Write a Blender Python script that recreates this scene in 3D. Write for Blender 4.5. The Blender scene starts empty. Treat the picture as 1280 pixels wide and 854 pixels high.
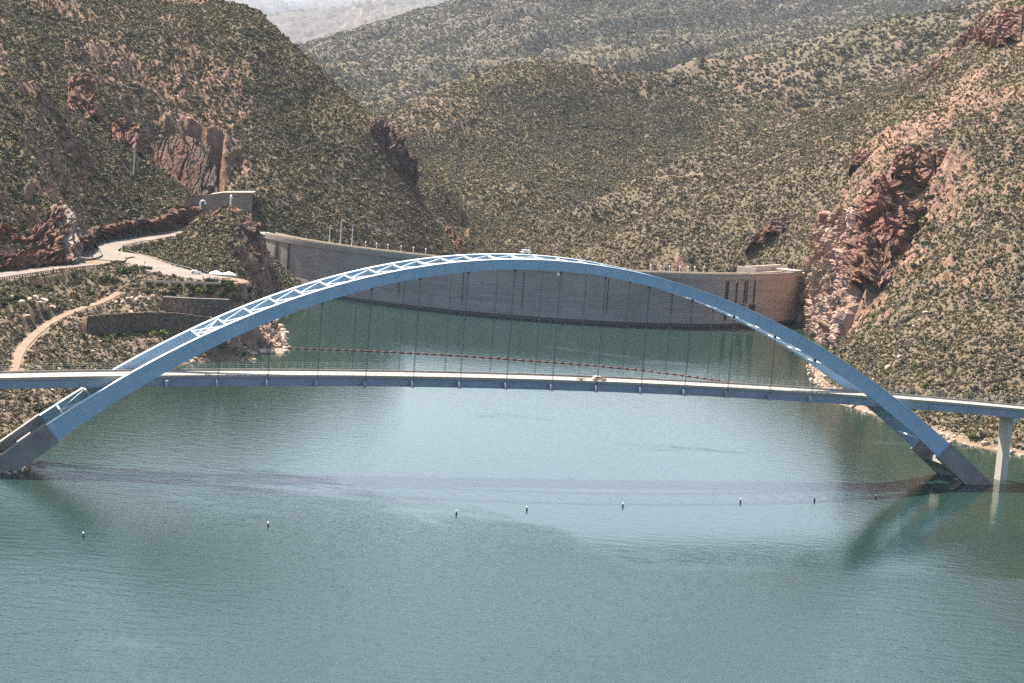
import bpy, bmesh, math, random
import numpy as np
from mathutils import Vector, Matrix, noise as mnoise
R = math.radians
SC = bpy.context.scene
COL = SC.collection
random.seed(7)
RNG = np.random.default_rng(7)

# ------------------------------------------------------------------ camera, sky, sun, exposure
FOC, CAM_H, PITCH, ROLL = 2700.0, 125.493, 0.115, 0.076
cam_d = bpy.data.cameras.new('camera')
cam_d.sensor_width = 36.0
cam_d.lens = 36.0 * FOC / 1280.0
cam_d.clip_start = 1.0
cam_d.clip_end = 80000.0
cam = bpy.data.objects.new('camera', cam_d)
COL.objects.link(cam)
_fw = Vector((0, math.cos(PITCH), -math.sin(PITCH)))
_r0 = Vector((1, 0, 0)); _u0 = _r0.cross(_fw)
_rt = math.cos(ROLL) * _r0 + math.sin(ROLL) * _u0
_up = -math.sin(ROLL) * _r0 + math.cos(ROLL) * _u0
cam.matrix_world = Matrix(((_rt.x, _up.x, -_fw.x, 0), (_rt.y, _up.y, -_fw.y, 0), (_rt.z, _up.z, -_fw.z, CAM_H), (0, 0, 0, 1)))
SC.camera = cam

SUN_AZ, SUN_EL = 315.0, 56.0          # clockwise from +Y (the view direction), elevation
world = bpy.data.worlds.new('World'); SC.world = world; world.use_nodes = True
wn = world.node_tree.nodes; wl = world.node_tree.links
bg = wn.get('Background'); sky = wn.new('ShaderNodeTexSky')
sky.sky_type = 'NISHITA'; sky.sun_disc = False
sky.sun_elevation = R(SUN_EL); sky.sun_rotation = R(SUN_AZ)
sky.air_density = 1.2; sky.dust_density = 2.0
wl.new(sky.outputs[0], bg.inputs[0]); bg.inputs[1].default_value = 0.075
sun_d = bpy.data.lights.new('sun', 'SUN'); sun_d.energy = 5.0; sun_d.angle = R(0.5); sun_d.color = (1.0, 0.915, 0.79)
sun = bpy.data.objects.new('sun', sun_d); COL.objects.link(sun)
SDIR = Vector((math.sin(R(SUN_AZ)) * math.cos(R(SUN_EL)), math.cos(R(SUN_AZ)) * math.cos(R(SUN_EL)), math.sin(R(SUN_EL))))
sun.rotation_euler = SDIR.to_track_quat('Z', 'Y').to_euler()
SC.view_settings.view_transform = 'Standard'; SC.view_settings.look = 'None'
SC.view_settings.exposure = 1.8; SC.view_settings.gamma = 1.0; SC.view_settings.use_curve_mapping = False
SC.render.engine = 'CYCLES'
SC.cycles.use_denoising = False
SC.cycles.max_bounces = 6; SC.cycles.diffuse_bounces = 3; SC.cycles.glossy_bounces = 3
SC.cycles.transmission_bounces = 2; SC.cycles.volume_bounces = 0; SC.cycles.transparent_max_bounces = 6
SC.cycles.caustics_reflective = False; SC.cycles.caustics_refractive = False

# ------------------------------------------------------------------ survey: a sight line of the photograph to a real point
FWn, RTn, UPn = np.array(_fw), np.array(_rt), np.array(_up)
def sight(px, py): return FWn + RTn * ((px - 640) / FOC) - UPn * ((py - 427) / FOC)
def PD(px, py, d):                     # point on the sight line at ground distance d
    r = sight(px, py); return np.array((0, 0, CAM_H)) + r * (d / r[1])
def PZ(px, py, z):                     # point on the sight line at height z
    r = sight(px, py); return np.array((0, 0, CAM_H)) + r * ((z - CAM_H) / r[2])

# ------------------------------------------------------------------ object helpers
def new_obj(name, bm, mat=None, parent=None, smooth=False):
    me = bpy.data.meshes.new(name); bm.to_mesh(me); bm.free()
    if smooth:
        me.polygons.foreach_set('use_smooth', np.ones(len(me.polygons), dtype=bool))
    o = bpy.data.objects.new(name, me); COL.objects.link(o)
    if mat: me.materials.append(mat)
    if parent: o.parent = parent
    return o
def tag(o, label, cat, group=None):
    o['label'] = label; o['category'] = cat
    if group: o['group'] = group
    return o
def empty(name, loc, rz, label, cat, group=None):
    o = bpy.data.objects.new(name, None); COL.objects.link(o)
    o.location = loc; o.rotation_euler = (0, 0, rz); o.empty_display_size = 1
    return tag(o, label, cat, group)
def structure(o, kind='structure'): o['kind'] = kind; return o
def copy_thing(o, loc, rz, label, sc=1.0, group=None):
    c = o.copy(); COL.objects.link(c); c.location = loc; c.rotation_euler = (0, 0, rz); c.scale = (sc, sc, sc)
    c['label'] = label
    if group: c['group'] = group
    for ch in list(o.children):
        d = ch.copy(); COL.objects.link(d); d.parent = c
        for g in list(ch.children):
            e = g.copy(); COL.objects.link(e); e.parent = d
    return c
def box(bm, c, s, rz=0.0, M=None):
    m = Matrix.Translation(Vector(c)) @ Matrix.Rotation(rz, 4, 'Z') @ Matrix.Diagonal((s[0], s[1], s[2], 1))
    if M is not None: m = M @ m
    return bmesh.ops.create_cube(bm, size=1.0, matrix=m)['verts']
def beam(bm, p0, p1, w, h, up=(0, 0, 1)):
    p0, p1 = Vector(p0), Vector(p1); d = p1 - p0; L = d.length
    if L < 1e-6: return
    x = d / L; z = Vector(up); z = (z - x * z.dot(x))
    if z.length < 1e-4: z = Vector((1, 0, 0)) - x * x.x
    z.normalize(); y = z.cross(x)
    c = (p0 + p1) / 2
    m = Matrix(((x.x * L, y.x * w, z.x * h, c.x), (x.y * L, y.y * w, z.y * h, c.y), (x.z * L, y.z * w, z.z * h, c.z), (0, 0, 0, 1)))
    bmesh.ops.create_cube(bm, size=1.0, matrix=m)
def rod(bm, p0, p1, r0, r1=None, n=6):
    p0, p1 = Vector(p0), Vector(p1); d = p1 - p0
    q = Vector((0, 0, 1)).rotation_difference(d.normalized()).to_matrix().to_4x4()
    bmesh.ops.create_cone(bm, cap_ends=True, segments=n, radius1=r0, radius2=r0 if r1 is None else r1, depth=d.length,
                          matrix=Matrix.Translation((p0 + p1) / 2) @ q)
def sweep(bm, sections, closed_ends=True):            # list of equal-length vertex loops
    rows = [[bm.verts.new(Vector(p)) for p in s] for s in sections]
    n = len(rows[0])
    for a, b in zip(rows, rows[1:]):
        for k in range(n): bm.faces.new((a[k], a[(k + 1) % n], b[(k + 1) % n], b[k]))
    if closed_ends:
        bm.faces.new(rows[0][::-1]); bm.faces.new(rows[-1])
    bmesh.ops.recalc_face_normals(bm, faces=bm.faces[:])

# ------------------------------------------------------------------ materials
def mat_new(name):
    m = bpy.data.materials.new(name); m.use_nodes = True
    nt = m.node_tree; b = nt.nodes['Principled BSDF']
    b.inputs['Specular IOR Level'].default_value = 0.25
    return m, nt, b
def n_(nt, t, **kw):
    n = nt.nodes.new(t)
    for k, v in kw.items(): setattr(n, k, v)
    return n
def noise_node(nt, vec, scale, detail=4, rough=0.55, dist=0.0):
    n = n_(nt, 'ShaderNodeTexNoise'); n.inputs['Scale'].default_value = scale; n.inputs['Detail'].default_value = detail
    n.inputs['Roughness'].default_value = rough; n.inputs['Distortion'].default_value = dist
    if vec is not None: nt.links.new(vec, n.inputs['Vector'])
    return n.outputs['Fac']
def ramp(nt, fac, stops):
    r = n_(nt, 'ShaderNodeValToRGB'); e = r.color_ramp.elements
    while len(e) < len(stops): e.new(0.5)
    for k, (p, c) in enumerate(stops):
        e[k].position = p; e[k].color = (c[0], c[1], c[2], 1) if not isinstance(c, (int, float)) else (c, c, c, 1)
    nt.links.new(fac, r.inputs[0]); return r.outputs[0]
def mixc(nt, fac, a, b, mode='MIX'):
    m = n_(nt, 'ShaderNodeMix', data_type='RGBA', blend_type=mode)
    for s, v in ((0, fac), (6, a), (7, b)):
        if isinstance(v, (int, float)): m.inputs[s].default_value = v
        elif isinstance(v, tuple): m.inputs[s].default_value = (v[0], v[1], v[2], 1)
        else: nt.links.new(v, m.inputs[s])
    return m.outputs[2]
def math_(nt, op, a, b=None):
    m = n_(nt, 'ShaderNodeMath', operation=op)
    for s, v in ((0, a), (1, b)):
        if v is None: continue
        if isinstance(v, (int, float)): m.inputs[s].default_value = v
        else: nt.links.new(v, m.inputs[s])
    return m.outputs[0]
def bump(nt, b, h, strength, dist):
    n = n_(nt, 'ShaderNodeBump'); n.inputs['Strength'].default_value = strength; n.inputs['Distance'].default_value = dist
    nt.links.new(h, n.inputs['Height']); nt.links.new(n.outputs[0], b.inputs['Normal']); return n
def obj_coord(nt):
    return n_(nt, 'ShaderNodeTexCoord').outputs['Object']
def worn(name, c0, c1, scale=0.6, rough=0.8, bs=0.15, metal=0.0, spec=0.25):
    m, nt, b = mat_new(name); v = obj_coord(nt)
    f = noise_node(nt, v, scale, 6, 0.65)
    nt.links.new(ramp(nt, f, [(0.32, c0), (0.68, c1)]), b.inputs['Base Color'])
    b.inputs['Roughness'].default_value = rough; b.inputs['Metallic'].default_value = metal
    b.inputs['Specular IOR Level'].default_value = spec
    if bs: bump(nt, b, noise_node(nt, v, scale * 6, 5), bs, 0.1)
    return m

M_STEEL = worn('blue_bridge_paint', (0.205, 0.33, 0.455), (0.285, 0.41, 0.53), 0.25, 0.5, 0.03, spec=0.4)
M_STEELPALE = worn('pale_bridge_paint', (0.50, 0.58, 0.64), (0.62, 0.69, 0.74), 0.3, 0.5, 0.03, spec=0.4)
M_GIRDER = worn('girder_paint', (0.19, 0.235, 0.30), (0.25, 0.295, 0.36), 0.25, 0.55, 0.03)
M_CABLE = worn('cable', (0.05, 0.06, 0.07), (0.08, 0.092, 0.105), 1, 0.5, 0)
M_DECK = worn('deck_concrete', (0.25, 0.232, 0.20), (0.32, 0.30, 0.262), 0.12, 0.9, 0.05)
M_BARRIER = worn('barrier_concrete', (0.24, 0.215, 0.19), (0.32, 0.29, 0.26), 0.3, 0.9, 0.05)
M_BLOCK = worn('stained_concrete', (0.15, 0.14, 0.14), (0.25, 0.235, 0.225), 0.14, 0.9, 0.2)
M_PIER = worn('pier_concrete', (0.42, 0.38, 0.32), (0.52, 0.47, 0.40), 0.25, 0.9, 0.1)
M_BROWNC = worn('brown_concrete', (0.17, 0.135, 0.11), (0.245, 0.20, 0.165), 0.12, 0.9, 0.1)
M_FENCE = worn('fence_wire', (0.28, 0.29, 0.29), (0.36, 0.37, 0.37), 1, 0.6, 0)
M_ROAD = worn('dusty_asphalt', (0.135, 0.112, 0.095), (0.195, 0.16, 0.135), 0.09, 0.95, 0.05)
M_DIRT = worn('dirt_path', (0.145, 0.10, 0.07), (0.205, 0.15, 0.105), 0.2, 0.95, 0.2)
M_CREAM = worn('cream_concrete', (0.34, 0.29, 0.23), (0.46, 0.395, 0.315), 0.2, 0.9, 0.08)
M_WHITE = worn('white_paint', (0.74, 0.74, 0.72), (0.82, 0.82, 0.80), 1, 0.5, 0)
M_DARK = worn('dark_rubber', (0.018, 0.018, 0.02), (0.035, 0.035, 0.038), 2, 0.6, 0)
M_GLASS = worn('dark_glass', (0.015, 0.02, 0.025), (0.02, 0.028, 0.035), 1, 0.08, 0, spec=0.6)
M_TAN = worn('tan_car_paint', (0.40, 0.31, 0.24), (0.43, 0.34, 0.26), 1, 0.3, 0, spec=0.5)
M_CARWHITE = worn('white_car_paint', (0.72, 0.72, 0.71), (0.76, 0.76, 0.75), 1, 0.3, 0, spec=0.5)
M_CARRED = worn('maroon_car_paint', (0.075, 0.016, 0.016), (0.09, 0.02, 0.02), 1, 0.3, 0, spec=0.5)
M_LAMP = worn('headlight_lens', (0.7, 0.7, 0.68), (0.8, 0.8, 0.78), 1, 0.1, 0)
M_WOOD = worn('pole_wood', (0.06, 0.042, 0.03), (0.11, 0.08, 0.06), 2, 0.9, 0.1)
M_GALV = worn('galvanised', (0.50, 0.51, 0.52), (0.62, 0.63, 0.63), 2, 0.5, 0)
M_RED = worn('red_float', (0.075, 0.012, 0.014), (0.13, 0.022, 0.022), 1.5, 0.6, 0.05)
M_CANOPY = worn('pale_blue_canvas', (0.55, 0.68, 0.72), (0.66, 0.77, 0.79), 0.5, 0.8, 0.05)
M_YELLOW = worn('yellow_paint', (0.62, 0.42, 0.04), (0.7, 0.5, 0.06), 1, 0.5, 0)
M_ORANGE = worn('orange_plastic', (0.65, 0.2, 0.03), (0.75, 0.27, 0.05), 1, 0.5, 0)
M_SKIN = worn('skin', (0.35, 0.2, 0.14), (0.42, 0.25, 0.18), 3, 0.6, 0)
M_BARK = worn('bark', (0.07, 0.05, 0.035), (0.13, 0.10, 0.075), 3, 0.95, 0.2)

DAM_L = 420.0
def dam_material():
    m, nt, b = mat_new('dam_concrete'); v = obj_coord(nt)
    uv = n_(nt, 'ShaderNodeUVMap').outputs[0]
    br = n_(nt, 'ShaderNodeTexBrick'); nt.links.new(uv, br.inputs['Vector'])
    br.inputs['Color1'].default_value = (0.325, 0.305, 0.285, 1); br.inputs['Color2'].default_value = (0.255, 0.238, 0.222, 1)
    br.inputs['Mortar'].default_value = (0.165, 0.152, 0.145, 1)
    br.inputs['Scale'].default_value = 1.0; br.inputs['Mortar Size'].default_value = 0.10; br.inputs['Mortar Smooth'].default_value = 0.3
    br.offset = 0.0; br.inputs['Brick Width'].default_value = 15.2; br.inputs['Row Height'].default_value = 1.53; br.inputs['Bias'].default_value = -0.1
    mp = n_(nt, 'ShaderNodeMapping'); mp.inputs['Scale'].default_value = (0.35, 0.35, 0.03); nt.links.new(v, mp.inputs[0])
    st = noise_node(nt, mp.outputs[0], 1.0, 6, 0.7)
    c = mixc(nt, ramp(nt, st, [(0.42, 0.0), (0.7, 0.55)]), br.outputs[0], (0.31, 0.275, 0.245))
    c = mixc(nt, ramp(nt, noise_node(nt, v, 0.03, 4), [(0.4, 0.0), (0.7, 0.4)]), c, (0.18, 0.16, 0.15))
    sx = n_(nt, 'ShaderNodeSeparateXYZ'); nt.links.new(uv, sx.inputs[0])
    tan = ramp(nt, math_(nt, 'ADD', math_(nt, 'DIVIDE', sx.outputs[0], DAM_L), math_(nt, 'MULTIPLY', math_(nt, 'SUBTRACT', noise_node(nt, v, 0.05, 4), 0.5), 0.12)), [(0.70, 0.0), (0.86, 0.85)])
    c = mixc(nt, tan, c, mixc(nt, 0.8, c, (2.3, 1.9, 1.6), 'MULTIPLY'))  # warm sunlit look of the dam's right end painted into the concrete colour
    tide = ramp(nt, math_(nt, 'MULTIPLY', sx.outputs[1], 0.1), [(0.0, 1.0), (0.17, 1.0), (0.20, 0.0)])
    c = mixc(nt, tide, c, (0.10, 0.086, 0.08))
    nt.links.new(c, b.inputs['Base Color']); b.inputs['Roughness'].default_value = 0.9
    bump(nt, b, noise_node(nt, v, 0.8, 5), 0.3, 0.25)
    return m
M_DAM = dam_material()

def stone_wall_material():
    m, nt, b = mat_new('stone_masonry'); v = obj_coord(nt)
    vo = n_(nt, 'ShaderNodeTexVoronoi', feature='F1'); vo.inputs['Scale'].default_value = 1.3; nt.links.new(v, vo.inputs['Vector'])
    c = ramp(nt, noise_node(nt, vo.outputs['Color'], 3.0, 1), [(0.3, (0.075, 0.055, 0.042)), (0.7, (0.2, 0.15, 0.115))])
    nt.links.new(c, b.inputs['Base Color']); b.inputs['Roughness'].default_value = 0.95
    bump(nt, b, vo.outputs['Distance'], 0.7, 0.3); return m
M_STONE = stone_wall_material()

def rock_material(name, lo, mid, hi, streak=0.25, iron=0.7):
    m, nt, b = mat_new(name)
    v = n_(nt, 'ShaderNodeNewGeometry').outputs['Position']
    mp = n_(nt, 'ShaderNodeMapping'); mp.inputs['Scale'].default_value = (1, 1, streak); nt.links.new(v, mp.inputs[0])
    f = noise_node(nt, mp.outputs[0], 0.16, 8, 0.68, 0.6)
    c = ramp(nt, f, [(0.30, lo), (0.5, mid), (0.70, hi)])
    f2 = noise_node(nt, v, 0.05, 3)
    c = mixc(nt, ramp(nt, f2, [(0.45, 0.0), (0.68, iron)]), c, (0.20, 0.075, 0.045))
    nt.links.new(c, b.inputs['Base Color']); b.inputs['Roughness'].default_value = 0.95
    vo = n_(nt, 'ShaderNodeTexVoronoi', feature='DISTANCE_TO_EDGE'); vo.inputs['Scale'].default_value = 0.35
    nt.links.new(mp.outputs[0], vo.inputs['Vector'])
    bump(nt, b, mixc(nt, 0.5, vo.outputs['Distance'], noise_node(nt, v, 0.7, 7, 0.7)), 1.0, 1.6)
    return m
M_ROCK_RED = rock_material('red_rock', (0.065, 0.038, 0.03), (0.165, 0.09, 0.063), (0.28, 0.18, 0.13))
M_ROCK_PALE = rock_material('pale_rock', (0.15, 0.085, 0.062), (0.34, 0.235, 0.178), (0.52, 0.41, 0.33), 0.3, 0.4)
M_ROCK_WHITE = rock_material('whitish_rock', (0.13, 0.095, 0.075), (0.29, 0.225, 0.18), (0.44, 0.36, 0.295), 0.3, 0.25)
M_ROCK_DARK = rock_material('dark_rock', (0.045, 0.035, 0.03), (0.095, 0.07, 0.057), (0.17, 0.12, 0.095), 0.12)
def cream_rock():
    m, nt, b = mat_new('boulder_rock'); v = n_(nt, 'ShaderNodeNewGeometry').outputs['Position']
    nt.links.new(ramp(nt, noise_node(nt, v, 0.5, 6, 0.7), [(0.3, (0.22, 0.155, 0.115)), (0.5, (0.40, 0.30, 0.23)), (0.7, (0.52, 0.43, 0.35))]), b.inputs['Base Color'])
    b.inputs['Roughness'].default_value = 0.95; bump(nt, b, noise_node(nt, v, 1.5, 6, 0.7), 0.8, 0.4); return m
M_BOULDER = cream_rock()

def foliage_material(name, stops):
    m, nt, b = mat_new(name)
    r = n_(nt, 'ShaderNodeObjectInfo').outputs['Random']
    c = ramp(nt, r, stops)
    nt.links.new(c, b.inputs['Base Color']); b.inputs['Roughness'].default_value = 0.8
    b.inputs['Specular IOR Level'].default_value = 0.15
    return m
M_SCRUB = foliage_material('scrub_leaves', [(0.0, (0.070, 0.068, 0.040)), (0.2, (0.122, 0.114, 0.068)), (0.5, (0.172, 0.154, 0.094)), (0.8, (0.212, 0.178, 0.114)), (1.0, (0.24, 0.188, 0.132))])
M_TUFT = foliage_material('dry_grass_tufts', [(0.0, (0.09, 0.085, 0.042)), (0.35, (0.15, 0.13, 0.065)), (0.7, (0.20, 0.165, 0.09)), (1.0, (0.23, 0.155, 0.095))])
M_BUSH = foliage_material('bush_leaves', [(0.0, (0.032, 0.042, 0.018)), (0.5, (0.07, 0.085, 0.03)), (1.0, (0.13, 0.15, 0.045))])
M_DRYBUSH = foliage_material('dry_twigs', [(0.0, (0.12, 0.09, 0.06)), (1.0, (0.19, 0.15, 0.10))])

def terrain_material():
    m, nt, b = mat_new('desert_ground')
    g = n_(nt, 'ShaderNodeNewGeometry'); v = g.outputs['Position']
    A = n_(nt, 'ShaderNodeAttribute'); A.attribute_name = 'rocky'
    B = n_(nt, 'ShaderNodeAttribute'); B.attribute_name = 'bare'
    Fr = n_(nt, 'ShaderNodeAttribute'); Fr.attribute_name = 'faraway'
    n1 = noise_node(nt, v, 0.012, 5, 0.6); n2 = noise_node(nt, v, 0.11, 7, 0.68)
    soil = ramp(nt, n2, [(0.28, (0.072, 0.055, 0.040)), (0.5, (0.114, 0.088, 0.062)), (0.72, (0.165, 0.130, 0.092))])
    soil = mixc(nt, ramp(nt, n1, [(0.48, 0.0), (0.70, 0.25)]), soil, (0.165, 0.108, 0.082))
    grass = ramp(nt, noise_node(nt, v, 0.5, 5, 0.7), [(0.3, (0.075, 0.064, 0.036)), (0.7, (0.17, 0.14, 0.078))])
    c = mixc(nt, ramp(nt, noise_node(nt, v, 0.03, 6, 0.65), [(0.36, 0.0), (0.60, 0.55)]), soil, grass)
    # low ground cover plants, patchy
    vo = n_(nt, 'ShaderNodeTexVoronoi', feature='F1'); vo.inputs['Scale'].default_value = 0.22; nt.links.new(v, vo.inputs['Vector'])
    d = math_(nt, 'ADD', vo.outputs['Distance'], math_(nt, 'MULTIPLY', math_(nt, 'SUBTRACT', noise_node(nt, v, 0.6, 4), 0.5), 0.9))
    spot = ramp(nt, d, [(0.33, 1.0), (0.5, 0.0)])
    dens = ramp(nt, noise_node(nt, v, 0.02, 5, 0.6), [(0.36, 0.35), (0.6, 1.0)])
    spot = math_(nt, 'MULTIPLY', spot, dens)
    spot = math_(nt, 'MULTIPLY', spot, math_(nt, 'ADD', math_(nt, 'MULTIPLY', Fr.outputs['Fac'], 0.55), 0.35))
    c = mixc(nt, spot, c, (0.058, 0.056, 0.034))
    c = mixc(nt, math_(nt, 'MULTIPLY', Fr.outputs['Fac'], ramp(nt, noise_node(nt, v, 0.006, 5, 0.62), [(0.4, 0.1), (0.62, 0.4)])), c, (0.085, 0.082, 0.05))
    far2 = n_(nt, 'ShaderNodeAttribute'); far2.attribute_name = 'remote'
    c = mixc(nt, far2.outputs['Fac'], c, ramp(nt, noise_node(nt, v, 0.004, 12, 0.78), [(0.35, (0.045, 0.041, 0.035)), (0.52, (0.085, 0.072, 0.060)), (0.68, (0.135, 0.108, 0.09))]))
    # rock on steep faces
    sep = n_(nt, 'ShaderNodeSeparateXYZ'); nt.links.new(g.outputs['Normal'], sep.inputs[0])
    steep = ramp(nt, sep.outputs[2], [(0.40, 1.0), (0.56, 0.0)])
    rk = ramp(nt, noise_node(nt, v, 0.2, 8, 0.7, 0.5), [(0.3, (0.09, 0.055, 0.042)), (0.52, (0.215, 0.125, 0.088)), (0.7, (0.38, 0.28, 0.21))])
    rf = math_(nt, 'MINIMUM', math_(nt, 'ADD', steep, A.outputs['Fac']), 1.0)
    c = mixc(nt, rf, c, rk)
    bare = ramp(nt, noise_node(nt, v, 0.25, 6, 0.7), [(0.3, (0.15, 0.10, 0.07)), (0.7, (0.29, 0.21, 0.155))])
    c = mixc(nt, B.outputs['Fac'], c, bare)
    nt.links.new(c, b.inputs['Base Color']); b.inputs['Roughness'].default_value = 0.95
    b.inputs['Specular IOR Level'].default_value = 0.1
    hb = math_(nt, 'ADD', noise_node(nt, v, 0.35, 8, 0.7), math_(nt, 'MULTIPLY', spot, 0.6))
    bump(nt, b, hb, 0.9, 1.2)
    return m
M_GROUND = terrain_material()

def water_material():
    m, nt, b = mat_new('lake_water'); v = n_(nt, 'ShaderNodeNewGeometry').outputs['Position']
    mp = n_(nt, 'ShaderNodeMapping'); mp.inputs['Scale'].default_value = (0.45, 1.0, 1.0); mp.inputs['Rotation'].default_value = (0, 0, 0.25); nt.links.new(v, mp.inputs[0])
    sx = n_(nt, 'ShaderNodeSeparateXYZ'); nt.links.new(v, sx.inputs[0])
    big = noise_node(nt, mp.outputs[0], 0.011, 5, 0.55, 1.1)
    near = n_(nt, 'ShaderNodeMapRange'); near.inputs[1].default_value = 520; near.inputs[2].default_value = 700; near.inputs[3].default_value = 0.16; near.inputs[4].default_value = -0.16
    nt.links.new(sx.outputs[1], near.inputs[0])
    fine = noise_node(nt, mp.outputs[0], 0.045, 4, 0.6, 1.6)
    big = math_(nt, 'ADD', big, math_(nt, 'MULTIPLY', math_(nt, 'SUBTRACT', fine, 0.5), 0.22))
    wind = ramp(nt, math_(nt, 'ADD', big, near.outputs[0]), [(0.46, 0.0), (0.55, 1.0)])
    wide = ramp(nt, noise_node(nt, mp.outputs[0], 0.004, 2, 0.5, 0.4), [(0.35, 0.0), (0.65, 1.0)])
    nt.links.new(mixc(nt, wide, (0.010, 0.025, 0.019), (0.012, 0.029, 0.024)), b.inputs['Base Color'])
    b.inputs['IOR'].default_value = 1.333; b.inputs['Specular IOR Level'].default_value = 0.5
    nt.links.new(math_(nt, 'ADD', math_(nt, 'MULTIPLY', wind, 0.05), 0.06), b.inputs['Roughness'])
    w1 = noise_node(nt, v, 0.9, 3, 0.6); w2 = noise_node(nt, mp.outputs[0], 0.3, 3, 0.6)
    h = math_(nt, 'ADD', math_(nt, 'MULTIPLY', w1, 0.5), w2)
    bn = bump(nt, b, h, 1.0, 0.3)
    nt.links.new(math_(nt, 'ADD', math_(nt, 'MULTIPLY', wind, 0.55), 0.24), bn.inputs['Strength'])
    return m
M_WATER = water_material()

# ------------------------------------------------------------------ numpy noise
def _hash(ix, iy, seed):
    h = (ix.astype(np.int64) * 374761393 + iy.astype(np.int64) * 668265263 + seed * 1442695041) & 0xFFFFFFFF
    h = ((h ^ (h >> 13)) * 1274126177) & 0xFFFFFFFF
    return ((h ^ (h >> 16)) & 0xFFFF) / 65535.0
def vnoise(x, y, seed=0):
    ix, iy = np.floor(x), np.floor(y); fx, fy = x - ix, y - iy
    fx = fx * fx * fx * (fx * (fx * 6 - 15) + 10); fy = fy * fy * fy * (fy * (fy * 6 - 15) + 10)
    a, b_, c, d = _hash(ix, iy, seed), _hash(ix + 1, iy, seed), _hash(ix, iy + 1, seed), _hash(ix + 1, iy + 1, seed)
    return (a + (b_ - a) * fx) * (1 - fy) + (c + (d - c) * fx) * fy
def fbm(x, y, seed=0, octv=4, g=0.5):
    s = 0.0; a = 1.0; t = 0.0
    for k in range(octv):
        s = s + a * vnoise(x * 2 ** k + 13.7 * k, y * 2 ** k - 7.1 * k, seed + k); t += a; a *= g
    return s / t
def ridged(x, y, seed=0, octv=4, g=0.5):
    s = 0.0; a = 1.0; t = 0.0
    for k in range(octv):
        n = 1 - np.abs(2 * vnoise(x * 2 ** k + 5.3 * k, y * 2 ** k + 9.2 * k, seed + k) - 1); s = s + a * n * n; t += a; a *= g
    return s / t
def worley(x, y, seed=0):
    ix, iy = np.floor(x), np.floor(y); f1 = np.full(x.shape, 9.0); f2 = f1.copy(); idh = np.zeros(x.shape); gx = np.zeros(x.shape); gy = np.zeros(x.shape)
    for i in (-1, 0, 1):
        for j in (-1, 0, 1):
            px, py = ix + i + _hash(ix + i, iy + j, seed), iy + j + _hash(ix + i, iy + j, seed + 1); d = np.hypot(x - px, y - py); m = d < f1
            f2 = np.where(m, f1, np.minimum(f2, d)); idh = np.where(m, _hash(ix + i, iy + j, seed + 2), idh); gx = np.where(m, x - px, gx); gy = np.where(m, y - py, gy); f1 = np.where(m, d, f1)
    return f1, f2 - f1, idh, gx, gy
def sstep(e0, e1, x):
    t = np.clip((x - e0) / (e1 - e0), 0, 1); return t * t * (3 - 2 * t)

# ------------------------------------------------------------------ the lie of the land: surveyed points
W = []                                  # (x, y, z)
def wz(z, pts):
    for p in pts: W.append(tuple(PZ(p[0], p[1], z)))
def wd(pts):
    for p in pts: W.append(tuple(PD(*p)))
def ww(pts): W.extend(pts)
def smooth_line(P, step=3.0):           # Catmull-Rom
    P = [np.array(p, float) for p in P]; P = [2 * P[0] - P[1]] + P + [2 * P[-1] - P[-2]]
    out = []
    for k in range(1, len(P) - 2):
        a, b_, c, d = P[k - 1:k + 3]; m = max(2, int(np.linalg.norm(c - b_) / step))
        for j in range(m):
            t = j / m; out.append(0.5 * (2 * b_ + (c - a) * t + (2 * a - 5 * b_ + 4 * c - d) * t * t + (3 * b_ - a - 3 * c + d) * t ** 3))
    out.append(P[-2]); return out

def ridge(pts, step, back, drop):       # a crest line, and the ground falling away behind it
    for p in smooth_line([PD(*q) for q in pts], step):
        W.append(tuple(p)); f = (p[1] + back) / p[1]; W.append((p[0] * f, p[1] + back, p[2] - drop))
# shoreline
ww([(-195, 470, 0), (-178, 540, 0), (-160, 600, 0)])
wz(0, [(0, 590), (21, 586), (60, 550), (110, 510), (180, 470), (230, 455), (250, 448), (300, 443), (350, 440), (353, 425), (345, 398), (375, 384)])
wz(0, [(1025, 420), (1035, 440), (1010, 455), (1022, 480), (1050, 505), (1130, 530), (1205, 555), (1280, 570)])
ww([(255, 805, 0), (310, 760, 0), (350, 690, 0), (370, 600, 0), (400, 480, 0)])
# lake bed
for yy in range(480, 1180, 70):
    for xx in (-90, -40, 10, 60, 105): ww([(xx, yy, -9)])
for yy in (480, 550, 620): ww([(-130, yy, -7), (150, yy, -9), (200, yy, -9), (260, yy, -8), (310, yy, -7)])
for yy in (690, 750, 800): ww([(-120, yy, -6), (150, yy, -8), (190, yy - 20, -8), (230, yy - 40, -6)])
ww([(-85, 1040, -7), (-90, 1120, -7), (-80, 1200, -8), (0, 1170, -10), (60, 1180, -10), (110, 1220, -10), (150, 1260, -9), (145, 1180, -8), (130, 1100, -7), (120, 1030, -6)])
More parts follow.
